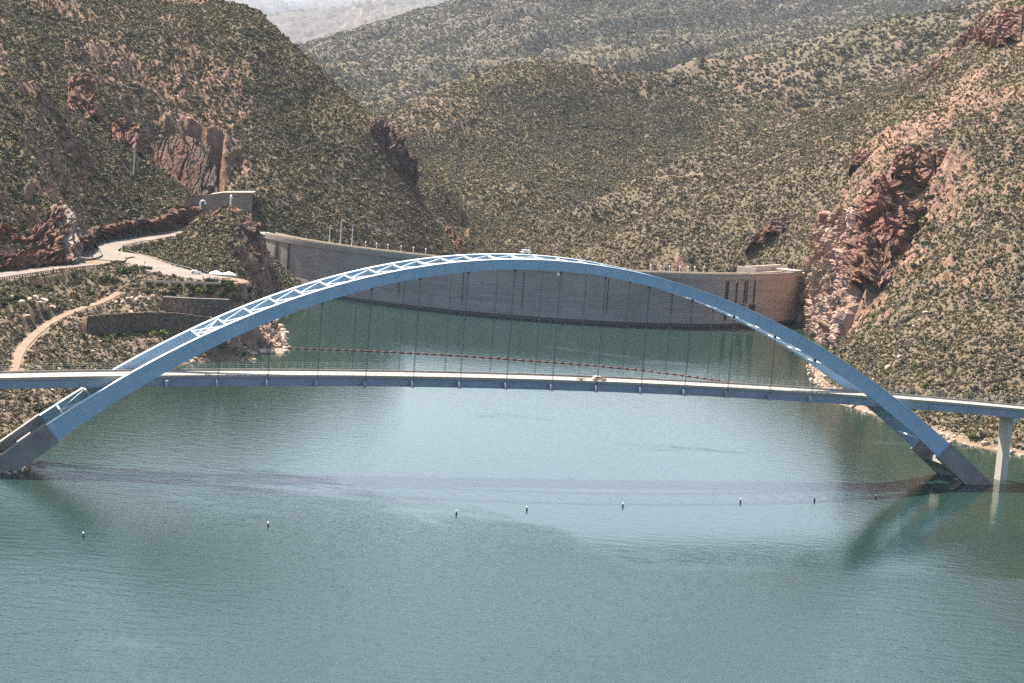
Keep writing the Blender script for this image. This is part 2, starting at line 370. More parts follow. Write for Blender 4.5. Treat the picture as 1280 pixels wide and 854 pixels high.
# canyon below the dam
ww([(20, 1260, -38), (75, 1290, -30), (-45, 1290, -30), (120, 1330, -12), (-80, 1320, -12), (30, 1360, -45), (-30, 1400, -35), (80, 1400, -25), (0, 1470, -25), (10, 1560, -12)])
def shoreline(P, side):
    for a, b_ in zip(P, P[1:]):
        a, b_ = np.array(a), np.array(b_); m = max(1, int(np.hypot(*(b_ - a)[:2]) / 14))
        for j in range(m):
            p = a + (b_ - a) * j / m; t = (b_ - a)[:2] / (np.hypot(*(b_ - a)[:2]) + 1e-9); q = np.array((t[1], -t[0])) * side
            if j: W.append((p[0], p[1], 0.0))
            W.append((p[0] + q[0] * 9, p[1] + q[1] * 9, -4.5)); W.append((p[0] - q[0] * 8, p[1] - q[1] * 8, 3.6))
shoreline([(-195, 470, 0), (-178, 540, 0), (-160, 600, 0)] + [tuple(PZ(*p, 0)) for p in [(21, 586), (60, 550), (110, 510), (180, 470), (230, 455), (250, 448), (300, 443), (350, 440), (353, 425), (345, 398), (375, 384)]], 1)
shoreline([tuple(PZ(*p, 0)) for p in [(1035, 440), (1010, 455), (1022, 480), (1050, 505), (1130, 530), (1205, 555), (1280, 570)]] + [(255, 805, 0), (310, 760, 0), (350, 690, 0)], 1)
# left bank, road bench, ledges
wd([(0, 440, 800), (60, 400, 880), (130, 375, 955), (20, 362, 885), (0, 500, 730), (100, 470, 800), (150, 440, 880), (205, 432, 915), (120, 410, 915), (40, 540, 690),
    (60, 470, 780), (-100, 480, 760), (-100, 560, 660), (-250, 540, 640), (-250, 420, 760), (205, 373, 943), (285, 374, 945), (120, 396, 905), (262, 396, 930), (160, 393, 920),
    (330, 420, 1000), (300, 425, 985), (330, 385, 1050), (315, 360, 1060), (330, 350, 1110)])
wz(30.5, [(0, 350), (60, 340), (110, 335), (150, 331), (180, 340), (240, 348), (290, 348), (-100, 362), (-250, 385)])
wz(31.5, [(0, 338), (60, 330), (115, 322), (125, 315)])
wz(34, [(120, 304), (150, 300)]); wz(36, [(200, 293), (250, 283), (255, 262)])
wd([(180, 315, 1050), (230, 318, 1085), (270, 325, 1075), (265, 300, 1130)])
# knoll beside the dam's left end
wd([(290, 259, 1165), (270, 270, 1150), (312, 268, 1165), (322, 285, 1150), (300, 300, 1120), (325, 335, 1130), (300, 330, 1090), (338, 372, 1125)])
ww([(-122, 1165, 6), (-118, 1200, 0), (-112, 1235, -2), (-172, 1290, 31), (-178, 1310, 33), (-150, 1315, 20), (-170, 1250, 32)])
# near left hill (A)
wd([(0, 300, 945), (30, 292, 975), (60, 258, 1010), (80, 258, 1035), (105, 300, 1030), (120, 285, 1105), (150, 283, 1130), (200, 275, 1168), (240, 262, 1238),
    (200, 215, 1285), (235, 240, 1290), (165, 222, 1262), (165, 200, 1275), (110, 150, 1220), (60, 112, 1160), (0, 95, 1120), (-100, 60, 1080), (-250, 20, 1050),
    (100, 230, 1130), (40, 200, 1040), (0, 200, 1020), (-100, 250, 960), (-100, 160, 1020), (-250, 250, 920), (-250, 130, 980), (150, 250, 1230), (60, 170, 1100)])
ww([tuple(PD(200, 205, 1340) - np.array((0, 0, 6))), tuple(PD(165, 192, 1340) - np.array((0, 0, 8))), tuple(PD(110, 140, 1300) - np.array((0, 0, 8))),
    tuple(PD(60, 105, 1260) - np.array((0, 0, 8))), tuple(PD(0, 88, 1220) - np.array((0, 0, 8)))])
# left mountain (B)
wd([(240, 245, 1342), (275, 243, 1335), (315, 245, 1345), (330, 282, 1330), (320, 225, 1372), (265, 175, 1385), (215, 160, 1392), (190, 175, 1375),
    (400, 295, 1345), (450, 300, 1360), (500, 308, 1390), (550, 315, 1425), (575, 320, 1450),
    (-100, -200, 1900), (-300, -250, 1900),
    (350, 200, 1410), (300, 100, 1490), (150, 50, 1470), (250, 150, 1420), (420, 200, 1450), (460, 250, 1425), (380, 130, 1500), (100, 90, 1380), (0, 40, 1380), (200, 20, 1600), (-100, 0, 1380), (-250, -40, 1380), (0, -80, 1600)])
ridge([(572, 312, 1462), (555, 290, 1478), (537, 262, 1482), (521, 240, 1486), (510, 200, 1490), (500, 172, 1494), (480, 150, 1502), (430, 115, 1530), (390, 80, 1560), (330, 25, 1620), (255, 0, 1700), (200, -40, 1760), (100, -110, 1850)], 28, 45, 26)
ww([(-40, 1700, 20), (-60, 1800, 40), (-90, 1950, 55), (-140, 2200, 70), (-260, 2400, 80), (-330, 2800, 90)])
# right hill (C)
wd([(1280, 545, 850), (1280, 520, 868), (1280, 470, 905), (1280, 400, 960), (1280, 300, 1045), (1280, 220, 1120), (1280, 166, 1185), (1220, 530, 880), (1210, 480, 910), (1150, 520, 912), (1150, 450, 975), (1150, 350, 1080), 
    (1080, 500, 955), (1085, 400, 1110), (1085, 345, 1150), (1108, 348, 1140), (1086, 249, 1222), (1104, 232, 1212), (1125, 262, 1222), (1135, 300, 1200), (1122, 332, 1180), (1150, 262, 1220), (1065, 450, 1055), (1050, 425, 1130), (1220, 300, 1085), (1220, 400, 985), (1200, 230, 1165), (1220, 180, 1200), (1190, 182, 1215), (1165, 186, 1240), (1125, 188, 1250), (1112, 212, 1245),
    (1078, 258, 1262), (1050, 264, 1285), (1030, 278, 1305), (1400, 500, 870), (1400, 350, 980), (1400, 220, 1080), (1400, 130, 1150), (1550, 450, 870), (1550, 250, 1000), (1550, 80, 1130)])
ww([(171, 1308, -9), (169, 1280, -9), (168, 1250, -9), (167, 1225, -8), (167, 1195, -7), (169, 1160, -5), (183, 1300, 3), (182, 1262, 3), (182, 1225, 3), (184, 1190, 3)])
ww([(200, 1300, 62), (196, 1265, 58), (192, 1225, 48), (190, 1190, 22), (187, 1150, 9)])
# ridge beyond the dam's right end (D)
wd([(1000, 328, 1358), (1040, 290, 1372), (1400, -130, 1700), (1550, -200, 1700),
    (1200, 150, 1370), (1270, 140, 1360), (1140, 172, 1375), (1100, 205, 1400), (960, 290, 1415), (850, 315, 1420), (1020, 250, 1425), (900, 290, 1450), (1200, 100, 1480), (1280, 60, 1470), (1100, 155, 1500), (1400, 60, 1380), (1550, 0, 1350), (750, 332, 1450)])
for p in [(1280, 160, 1270), (1220, 172, 1280), (1165, 182, 1310), (1125, 187, 1320), (1075, 262, 1330), (1400, 110, 1260)]:
    q = PD(*p); ww([(q[0], q[1], q[2] - 7)])
ridge([(690, 326, 1490), (720, 316, 1500), (770, 290, 1505), (820, 265, 1510), (900, 240, 1525), (980, 215, 1535), (1060, 170, 1560), (1130, 130, 1580), (1165, 95, 1600), (1190, 60, 1620), (1240, 10, 1650), (1290, -50, 1680)], 28, 80, 42)
# dark spur (F)
ridge([(590, 306, 1610), (650, 282, 1710), (750, 240, 1860), (850, 195, 2010), (950, 152, 2160), (1050, 112, 2310), (1150, 76, 2420), (1240, 46, 2500), (1400, 0, 2600)], 40, 85, 42)
wd([(750, 295, 1800), (850, 240, 1950), (950, 195, 2090), (1050, 150, 2240), (1140, 110, 2340), (680, 303, 1710), (620, 306, 1650)])
# rounded hill (E)
ridge([(470, 158, 2330), (490, 140, 2350), (530, 112, 2400), (590, 88, 2500), (640, 81, 2550), (690, 82, 2600), (760, 94, 2680), (850, 90, 2800), (1000, 62, 3000), (1130, 35, 3100), (1250, 12, 3150), (1450, -30, 3200)], 60, 140, 60)
wd([(600, 200, 2250), (700, 160, 2400), (560, 260, 2050), (800, 140, 2560), (900, 118, 2690), (530, 200, 2230), (640, 130, 2430), (660, 230, 2120), (575, 285, 1900)])
wd([(560, 110, 3100), (700, 95, 3150), (900, 100, 3300)]); W[-3:] = [(p[0], p[1], p[2] - 45) for p in W[-3:]]
# far mountains (G)
ridge([(290, 88, 5900), (367, 66, 5900), (428, 49, 6000), (482, 34, 6050), (523, 24, 6100), (560, 12, 6200), (605, -4, 6300), (650, -25, 6400), (720, -45, 6600)], 140, 400, 160)
wd([(480, 128, 3700), (450, 118, 3900), (430, 100, 4300), (470, 80, 4700), (520, 60, 5000), (580, 30, 5400), (400, 84, 5000), (500, 100, 4200), (440, 70, 5200)])
wd([(900, -40, 6700), (1100, -45, 6800), (1260, -50, 6800), (1500, -60, 6800), (700, 45, 5000), (900, 45, 5300), (560, 80, 4900), (1100, 20, 5600), (800, 10, 5800), (1000, 0, 6000), (640, 70, 4600), (820, 70, 4700)])
ww([(-600, 6500, 150), (-350, 7000, 180), (-1100, 6500, 200), (400, 8500, 350), (1400, 8500, 450), (-500, 9500, 200)])
# far hazy ranges
ridge([(150, 30, 17000), (230, 38, 17000), (300, 30, 17000), (345, 33, 17000), (400, 27, 17500), (440, 30, 17500), (480, 20, 18000), (540, 6, 18500), (640, -20, 19000)], 500, 1600, 650)
ridge([(160, 4, 28000), (260, 10, 28000), (310, 6, 28000), (350, 12, 28500), (420, 5, 29000), (500, -6, 30000), (600, -28, 31000)], 800, 2400, 900)
ridge([(100, -70, 46000), (230, -45, 46000), (330, -50, 46000), (450, -50, 46500), (600, -70, 47000), (900, -80, 47000), (1300, -80, 47000)], 1200, 2500, 1000)
ww([(-17000, 54000, 2600), (17000, 54000, 2600), (9000, 36000, 2400), (-11000, 32000, 1500), (-5000, 15000, 700), (4500, 14000, 1000), (-1200, 12500, 150), (-2200, 22500, 450), (0, 22500, 500)])
W = np.array(W, float)
_, keep = np.unique(np.round(W[:, :2] / 4), axis=0, return_index=True)
W = W[np.sort(keep)]
n = len(W)
_d = np.sqrt(((W[:, None, :2] - W[None, :, :2]) ** 2).sum(-1))
_A = np.zeros((n + 3, n + 3)); _A[:n, :n] = -_d + np.eye(n) * 1.0
_A[:n, n] = 1; _A[:n, n + 1:] = W[:, :2] / 1000; _A[n:, :n] = _A[:n, n:].T
_c = np.linalg.solve(_A, np.concatenate([W[:, 2], np.zeros(3)]))
def base_height(x, y):
    out = np.empty(x.size); xf, yf = x.ravel(), y.ravel()
    for s in range(0, x.size, 40000):
        a, b_ = xf[s:s + 40000], yf[s:s + 40000]
        d = np.sqrt((a[:, None] - W[None, :, 0]) ** 2 + (b_[:, None] - W[None, :, 1]) ** 2)
        out[s:s + 40000] = -d @ _c[:n] + _c[n] + (_c[n + 1] * a + _c[n + 2] * b_) / 1000
    return out.reshape(x.shape)

# terrain laid out as a fan so that far ground is coarser than near ground
ANG = np.radians(np.linspace(-19.5, 19.5, 781))
ROWS = np.concatenate([np.arange(440, 620, 6.0), np.arange(620, 1420, 1.25), 1420 * np.exp(np.arange(0, math.log(54000 / 1420), 0.0042))])
TX = ROWS[:, None] * np.tan(ANG)[None, :]; TY = np.repeat(ROWS[:, None], len(ANG), 1)

def polydist(x, y, P):                  # distance to a polyline and height along it
    best = np.full(x.shape, 1e9); zz = np.zeros(x.shape)
    for a, b_ in zip(P, P[1:]):
        dx, dy = b_[0] - a[0], b_[1] - a[1]; L = dx * dx + dy * dy + 1e-9
        t = np.clip(((x - a[0]) * dx + (y - a[1]) * dy) / L, 0, 1)
        d = np.hypot(x - a[0] - t * dx, y - a[1] - t * dy); m = d < best
        best = np.where(m, d, best); zz = np.where(m, a[2] + t * (b_[2] - a[2]), zz)
    return best, zz
ROAD = smooth_line([PZ(-260, 384, 31), PZ(-100, 363, 31), PZ(0, 345, 31), PZ(60, 336, 31.2), PZ(110, 329.5, 31.4), PZ(132, 320, 32), PZ(134, 310, 33), PZ(150, 303, 34.5), PZ(180, 298, 35.5), PZ(205, 294, 36), PZ(235, 288, 36), PZ(250, 280, 36), PZ(257, 268, 36), PZ(252, 258, 36)])
LOT = smooth_line([PZ(118, 324, 32), PZ(142, 317, 32), PZ(170, 325.5, 31.3), PZ(200, 336, 30.8), PZ(235, 343.5, 30.5), PZ(272, 348.5, 30.5)])
PATH = smooth_line([PZ(14, 475, 8.5), PZ(28, 435, 13), PZ(60, 405, 16.5), PZ(95, 388, 19.2), PZ(130, 376, 21.5), PZ(150, 365, 24.5)])
LEDGE = smooth_line([PZ(112, 396, 18.2), PZ(150, 393.5, 18.5), PZ(190, 391.5, 18.5), PZ(230, 394, 18), PZ(268, 399, 17)])
FLAT = [(ROAD, 6.6, 5.0), (LOT, 14.0, 9.0), (PATH, 2.2, 5.0), (LEDGE, 2.2, 2.0)]

H0 = base_height(TX, TY)
def detail(x, y, h):
    nearm = 1 - sstep(1250, 1900, y)
    left = 1 - sstep(-60, 60, x - (y - 1300) * 0.02)
    def rot(ax, ay): # s across the fall line, t along it
        return x * ay - y * ax, x * ax + y * ay
    wx = fbm(x / 60, y / 60, 3, 3) * 24; wy = fbm(x / 60, y / 60, 9, 3) * 24
    s1, t1 = rot(0.55, -0.83); s2, t2 = rot(-0.72, -0.69); s3, t3 = rot(-0.45, -0.89)
    gl = ridged((s1 + wx) / 75, (t1 + wy) / 260, 21, 4) ; gr = ridged((s2 + wx) / 75, (t2 + wy) / 260, 33, 4)
    far = 1 - ridged((s3 + 1.5 * wx) / 230, (t3 + 4 * wy) / 1500, 45, 2, 0.5) + 0.5 * (ridged((s3 + 2 * wx) / 110, (t3 + 3 * wy) / 240, 49, 5, 0.55) - 0.4)
    hill = sstep(34, 75, h)
    a = (gl * left + gr * (1 - left) - 0.45) * 9 * hill
    b_ = (far - 0.45) * (15 + 9 * sstep(1700, 2300, y) + 48 * sstep(2900, 4600, y)) * sstep(10, 110, h) + (ridged((s3 + wx) / 90, (t3 + wy) / 210, 57, 5, 0.55) - 0.4) * 6 * sstep(10, 60, h)
    b_ = b_ + (ridged(x / 1500 + wx / 60, y / 4500, 201, 6, 0.58) - 0.45) * (120 + 260 * sstep(12000, 24000, y)) * sstep(6500, 9000, y)
    out = a * nearm + b_ * (1 - nearm)
    sm = fbm(x / 9, y / 9, 71, 4, 0.6) - 0.5
    out = out + sm * (2.2 * sstep(0.5, 8, h) + 2.0 * hill) + (fbm(x / 28, y / 28, 81, 3) - 0.5) * (3.0 * sstep(2, 15, h) + 4 * hill)
    crag = ridged(x / 22, y / 22, 91, 3)
    out = out + np.maximum(crag - 0.62, 0) * 14 * hill * sstep(0.45, 0.6, fbm(x / 120, y / 120, 97, 3)) * nearm
    return out
TZ = H0 + detail(TX, TY, H0)
_rk = sstep(0.46, 0.60, ridged(TX / 130, TY / 130, 131, 5)) * sstep(40, 60, TZ)
_sl = np.hypot(np.gradient(TZ, axis=0) / np.gradient(TY, axis=0), np.gradient(TZ, axis=1) / np.gradient(TX, axis=1))
_rk = np.maximum(_rk * 0.7, sstep(0.9, 1.5, _sl) * sstep(3, 8, TZ))
TZ = TZ + _rk * ((np.floor(vnoise(TX / 8, TY / 8, 161) * 5) / 5 - 0.4) * 6 + (np.floor(vnoise(TX / 3.3, TY / 3.3, 171) * 4) / 4 - 0.4) * 2.5) * (TY < 2600)
BARE = np.zeros_like(TZ)
sel = (TX < -90) & (TY > 640) & (TY < 1400)
for P, hw, bl in FLAT:
    d, zz = polydist(TX[sel], TY[sel], P)
    k = 1 - sstep(hw, hw + bl, d)
    TZ[sel] = TZ[sel] * (1 - k) + (zz - 0.25) * k
    BARE[sel] = np.maximum(BARE[sel], (1 - sstep(hw - 1, hw + 3.0, d)) * 0.9)
def carve(P, drop, reach, x, y, z):
    d, zz = polydist(x, y, P); xs = [p[0] for p in P]; ys = [p[1] for p in P]
    front = (y < np.interp(x, xs, ys) + 0.3) & (x > xs[0] - 1) & (x < xs[-1] + 1) & (d < reach)
    return np.where(front, np.minimum(z, zz - drop * (1 - 0.25 * d / reach)), z)
WALL_UP = smooth_line([PD(204, 371.5, 941), PD(245, 373.5, 939), PD(286, 375, 941)], 1.0)
WALL_LO = [np.array((p[0], p[1] - 2.6, p[2] + 0.3)) for p in LEDGE]
TZ[sel] = carve(WALL_LO, 11.0, 16.0, TX[sel], TY[sel], TZ[sel])
TZ[sel] = carve(WALL_UP, 6.3, 6.0, TX[sel], TY[sel], TZ[sel])
# bare ground above the shorelines and on the near banks
shore = (1 - sstep(0.6, 2.2, TZ + (fbm(TX / 10, TY / 10, 211, 3) - 0.5) * 2)) * sstep(-2, 0, TZ) * (TY < 1310)
BARE = np.maximum(BARE, shore * 0.9)
BARE = np.maximum(BARE, 0.5 * (1 - sstep(14, 32, TZ)) * (TX < -90) * (TY < 1010) * sstep(0.4, 0.6, fbm(TX / 25, TY / 25, 111, 3)))
slope_y = np.gradient(TZ, axis=0) / np.gradient(TY, axis=0)
slope_x = np.gradient(TZ, axis=1) / np.gradient(TX, axis=1)
SLOPE = np.hypot(slope_x, slope_y)
ROCKY = sstep(0.48, 0.62, ridged(TX / 130, TY / 130, 131, 5)) * sstep(40, 60, TZ) * 0.75
ROCKY = ROCKY * (1 - 0.65 * sstep(1500, 1900, TY)) * (1 - sstep(3000, 4500, TY))
ROCKY = np.maximum(ROCKY, sstep(1.3, 1.9, SLOPE + (fbm(TX / 12, TY / 12, 151, 4) - 0.5) * 1.2))

def grid_mesh(name, X, Y, Z, mat, attrs):
    r, c = X.shape
    me = bpy.data.meshes.new(name)
    me.vertices.add(r * c); me.vertices.foreach_set('co', np.stack([X, Y, Z], -1).astype(np.float32).ravel())
    i = np.arange(r * c).reshape(r, c)
    q = np.stack([i[:-1, :-1], i[:-1, 1:], i[1:, 1:], i[1:, :-1]], -1).reshape(-1, 4)
    me.loops.add(q.size); me.loops.foreach_set('vertex_index', q.astype(np.int32).ravel())
    me.polygons.add(len(q)); me.polygons.foreach_set('loop_start', (np.arange(len(q)) * 4).astype(np.int32))
    me.polygons.foreach_set('loop_total', np.full(len(q), 4, np.int32))
    me.polygons.foreach_set('use_smooth', np.ones(len(q), bool))
    me.update(calc_edges=True)
    for k, v in attrs.items():
        a = me.attributes.new(k, 'FLOAT', 'POINT'); a.data.foreach_set('value', v.astype(np.float32).ravel())
    me.materials.append(mat)
    o = bpy.data.objects.new(name, me); COL.objects.link(o); return o
structure(grid_mesh('terrain', TX, TY, TZ, M_GROUND, {'rocky': ROCKY, 'bare': BARE, 'faraway': sstep(1500, 3200, TY), 'remote': sstep(3800, 6000, TY) * 0.9}))
def ground_z(x, y):
    r = np.interp(y, ROWS, np.arange(len(ROWS))); c = np.interp(math.atan2(x, y), ANG, np.arange(len(ANG)))
    r0, c0 = int(min(r, len(ROWS) - 2)), int(min(c, len(ANG) - 2)); fr, fc = r - r0, c - c0
    return float((TZ[r0, c0] * (1 - fc) + TZ[r0, c0 + 1] * fc) * (1 - fr) + (TZ[r0 + 1, c0] * (1 - fc) + TZ[r0 + 1, c0 + 1] * fc) * fr)
def on_ground(px, py, dmin=600, dmax=6000):            # where a sight line first meets the land
    d = dmin
    while d < dmax:
        p = PD(px, py, d)
        if p[2] < max(ground_z(p[0], p[1]), 0): return p
        d += 1.0
    return PD(px, py, dmax)

# roads and paths as sheets on the graded ground
def strip(name, P, hw, dz, mat):
    bm = bmesh.new(); prev = None
    for k, p in enumerate(P):
        a, b_ = P[max(k - 1, 0)], P[min(k + 1, len(P) - 1)]
        t = np.array((b_[0] - a[0], b_[1] - a[1])); t /= np.linalg.norm(t) + 1e-9; nn = np.array((-t[1], t[0]))
        w = hw * (1 + 0.06 * math.sin(k * 0.9))
        cur = [bm.verts.new((p[0] + nn[0] * w * s, p[1] + nn[1] * w * s, p[2] + dz)) for s in (1, 0.33, -0.33, -1)]
        if prev:
            for j in range(3): bm.faces.new((prev[j], prev[j + 1], cur[j + 1], cur[j]))
        prev = cur
    bmesh.ops.recalc_face_normals(bm, faces=bm.faces[:])
    return structure(new_obj(name, bm, mat))
strip('road', ROAD, 6.0, 0.03, M_ROAD)
strip('parking_area', LOT, 12.5, 0.02, M_ROAD)
strip('dirt_path', PATH, 1.7, 0.02, M_DIRT)
strip('ledge_path', LEDGE, 1.8, 0.02, M_CREAM)

# ------------------------------------------------------------------ the dam line, and the lake that ends at it
_cp = np.array([PD(320, 293, 1290), PD(400, 305, 1258), PD(500, 318, 1222), PD(600, 330, 1198), PD(700, 338, 1197), PD(800, 341, 1213), PD(900, 340, 1247), PD(1008, 335, 1306)])[:, :2]
_q = np.linalg.lstsq(np.c_[2 * _cp, np.ones(len(_cp))], (_cp ** 2).sum(1), rcond=None)[0]
DC = _q[:2]; DR = math.sqrt(_q[2] + DC @ DC)
_a0 = math.atan2(_cp[0][1] - DC[1], _cp[0][0] - DC[0]); _a1 = math.atan2(_cp[-1][1] - DC[1], _cp[-1][0] - DC[0])
def damp(t, off=0.0, z=0.0):            # t 0..1 from left end to right end; off = metres downstream
    a = _a0 + (_a1 - _a0) * t; return Vector((DC[0] + (DR - off) * math.cos(a), DC[1] + (DR - off) * math.sin(a), z))
DLEN = DR * abs(_a1 - _a0); CREST = 29.5
def dam_t(px):
    best = min(((abs((lambda q: 640 + FOC * (q @ RTn) / (q @ FWn))(np.array(damp(k / 400, 0, 20)) - np.array((0, 0, CAM_H))) - px), k / 400) for k in range(401)))
    return best[1]
bm = bmesh.new()
pts = [(-700, -300), (700, -300), (700, 1290), (damp(1.0).x + 25, damp(1.0).y)] + [tuple(damp(1 - k / 48, 1.5)[:2]) for k in range(49)] + [(damp(0).x - 25, damp(0).y - 40), (-700, 1240)]
bm.faces.new([bm.verts.new((x, y, 0)) for x, y in pts])
bmesh.ops.triangulate(bm, faces=bm.faces[:]); bmesh.ops.recalc_face_normals(bm, faces=bm.faces[:])
for f in bm.faces:
    if f.normal.z < 0: f.normal_flip()
structure(new_obj('water', bm, M_WATER))

# ------------------------------------------------------------------ cliffs: craggy rock faces between a foot line and a brow line
def cliff(foot, brow, mat, amp=3.0, seed=0, cell=0.6, thick=4.0, vs=1.0):
    foot = [np.array(p, float) for p in foot]; brow = [np.array(p, float) for p in brow]
    def res(P, n):
        L = np.concatenate([[0], np.cumsum([np.linalg.norm(b_ - a) for a, b_ in zip(P, P[1:])])]); t = np.linspace(0, L[-1], n)
        return np.stack([np.interp(t, L, [p[k] for p in P]) for k in range(3)], -1)
    LL = max(sum(np.linalg.norm(b_ - a) for a, b_ in zip(P, P[1:])) for P in (foot, brow))
    hh = max(np.linalg.norm(a - b_) for a in (foot[0], foot[-1], foot[len(foot) // 2]) for b_ in (brow[len(brow) // 2],))
    nu, nv = max(8, int(LL / cell)), max(8, int(hh / cell))
    A, B = res(foot, nu), res(brow, nu)
    v = np.linspace(0, 1, nv)[:, None, None]
    G = A[None] * (1 - v) + B[None] * v
    du = np.gradient(G, axis=1); dv = np.gradient(G, axis=0); N = np.cross(du, dv); N /= np.linalg.norm(N, axis=-1, keepdims=True) + 1e-9
    toc = np.array((0, 0, CAM_H)) - G; s = np.sign((N * toc).sum(-1, keepdims=True).mean()); N *= s
    u1 = np.linspace(0, LL, nu)[None, :].repeat(nv, 0); v1 = (np.linspace(0, hh, nv)[:, None]).repeat(nu, 1)
    wob = fbm(u1 / 14, v1 / 14, seed + 5, 3) * 10
    uu, vv_ = u1 + wob * 0.35, v1 + wob * 0.35
    f1, cr, idh, gx, gy = worley(uu / 9, vv_ / (13 * vs), seed)
    f1b, crb, idb, gxb, gyb = worley(uu / 3.6, vv_ / (5.0 * vs), seed + 40)
    col = ridged((u1 + wob * 0.5) / 13, v1 / 60, seed + 31, 2)
    disp = amp * (1.0 * (idh - 0.5) + (idh * 7 % 1 - 0.5) * gx * 1.3 + (idh * 13 % 1 - 0.6) * gy * 1.2 - 0.5 * (cr < 0.09)
                  + 0.5 * (idb - 0.5) + (idb * 7 % 1 - 0.5) * gxb * 0.7 - 0.2 * (crb < 0.1) + 1.1 * (col - 0.5)) + 0.2 * amp * (fbm(u1 / 1.6, v1 / 1.6, seed + 51, 3) - 0.5)
    edge = np.minimum(np.minimum(u1, LL - u1) / 3 + 0.15, 1)
    G = G + N * (disp * edge * 1.25 + 0.8 * amp * edge - 0.5)[..., None]
    back = G[0:1] * 0
    bm = bmesh.new(); vs = [[bm.verts.new(G[j, i]) for i in range(nu)] for j in range(nv)]
    for j in range(nv - 1):
        for i in range(nu - 1): bm.faces.new((vs[j][i], vs[j][i + 1], vs[j + 1][i + 1], vs[j + 1][i]))
    # a rock top that runs back into the slope behind the brow
    bk = [bm.verts.new(G[-1, i] - N[-1, i] * thick * 2 - np.array((0, 0, thick * 1.3))) for i in range(nu)]
    for i in range(nu - 1): bm.faces.new((vs[-1][i], vs[-1][i + 1], bk[i + 1], bk[i]))
    for side in (0, nu - 1):
        sd = [bm.verts.new(G[j, side] - N[j, side] * thick * 2) for j in range(nv)]
        for j in range(nv - 1): bm.faces.new((vs[j][side], vs[j + 1][side], sd[j + 1], sd[j]))
    bmesh.ops.recalc_face_normals(bm, faces=bm.faces[:])
    return structure(new_obj('cliff', bm, mat))
CL = lambda pts: [PD(*p) for p in pts]
# right abutment
cliff([(177, 1312, -4), (175, 1270, -4), (174, 1235, -4), (175, 1190, -2), (177, 1150, -1)], CL([(1014, 283, 1306), (1040, 265, 1280), (1074, 257, 1235), (1072, 318, 1185), (1056, 392, 1150)]), M_ROCK_PALE, 4.5, 1)
cliff(CL([(1062, 352, 1160), (1080, 350, 1142), (1098, 356, 1132), (1108, 350, 1134), (1118, 340, 1148), (1128, 330, 1166), (1140, 318, 1185)]),
      CL([(1074, 256, 1225), (1086, 244, 1208), (1098, 226, 1200), (1108, 220, 1198), (1120, 236, 1204), (1134, 256, 1210), (1152, 270, 1214)]), M_ROCK_RED, 5.0, 2)
cliff(CL([(1113, 218, 1232), (1135, 218, 1228), (1168, 232, 1215)]), CL([(1118, 188, 1245), (1140, 182, 1243), (1168, 186, 1238)]), M_ROCK_RED, 3.0, 4)
cliff(CL([(1170, 205, 1222), (1235, 200, 1190)]), CL([(1170, 190, 1232), (1235, 186, 1200)]), M_ROCK_RED, 2.5, 5)
# near left hill, above the road
cliff(CL([(-60, 352, 905), (0, 338, 938), (50, 333, 965), (95, 328, 995)]), CL([(-60, 290, 930), (0, 282, 958), (35, 292, 985), (72, 256, 1022)]), M_ROCK_RED, 3.0, 6)
cliff(CL([(84, 330, 986), (98, 327, 996), (104, 317, 1012)]), CL([(70, 254, 1017), (82, 256, 1028), (99, 300, 1023)]), M_ROCK_WHITE, 2.0, 7)
cliff([PZ(100, 320, 32), PZ(112, 309, 33.2), PZ(124, 299.5, 34), PZ(150, 296, 34.5), PZ(200, 289.5, 35.5), PZ(236, 282, 36)],
      [PZ(104, 297, 41) , PZ(116, 288, 41), PZ(130, 283, 42), PZ(152, 280, 43), PZ(200, 271, 45), PZ(243, 258, 47)], M_ROCK_DARK, 1.6, 8, thick=1.2)
cliff([PZ(234, 283, 36), PZ(246, 275, 36), PZ(248, 264, 36)], [PZ(238, 260, 47), PZ(247, 261, 43), PZ(248, 256, 41)], M_ROCK_RED, 1.5, 9)
# rock cut above the concrete wall
cliff(CL([(190, 246, 1340), (240, 244, 1340), (272, 242, 1342)]), CL([(188, 178, 1372), (228, 168, 1378), (262, 184, 1374), (271, 218, 1360)]), M_ROCK_DARK, 1.6, 10, vs=4.0)
# outcrops along the left mountain
cliff(CL([(440, 190, 1470), (470, 215, 1462), (500, 236, 1466), (522, 248, 1474)]), CL([(446, 168, 1482), (478, 150, 1488), (502, 166, 1488), (518, 205, 1484)]), M_ROCK_DARK, 3.5, 11)
cliff(CL([(545, 322, 1448), (565, 322, 1452), (584, 322, 1462)]), CL([(552, 290, 1470), (562, 286, 1474), (580, 306, 1470)]), M_ROCK_RED, 2.5, 12)
cliff(CL([(85, 140, 1300), (108, 148, 1300), (118, 140, 1305)]), CL([(85, 100, 1330), (106, 98, 1330), (118, 118, 1330)]), M_ROCK_RED, 3.0, 13)
cliff(CL([(140, 188, 1330), (160, 196, 1330), (178, 190, 1335)]), CL([(140, 152, 1350), (158, 150, 1350), (178, 170, 1350)]), M_ROCK_RED, 3.0, 14)
# knoll beside the dam
cliff(CL([(296, 338, 1118), (312, 345, 1120), (330, 338, 1132)]), CL([(292, 285, 1140), (308, 278, 1146), (325, 284, 1152)]), M_ROCK_DARK, 2.5, 15)
cliff(CL([(262, 282, 1140), (280, 276, 1150), (316, 280, 1155)]), CL([(264, 268, 1152), (286, 256, 1166), (314, 266, 1166)]), M_ROCK_RED, 1.5, 16)
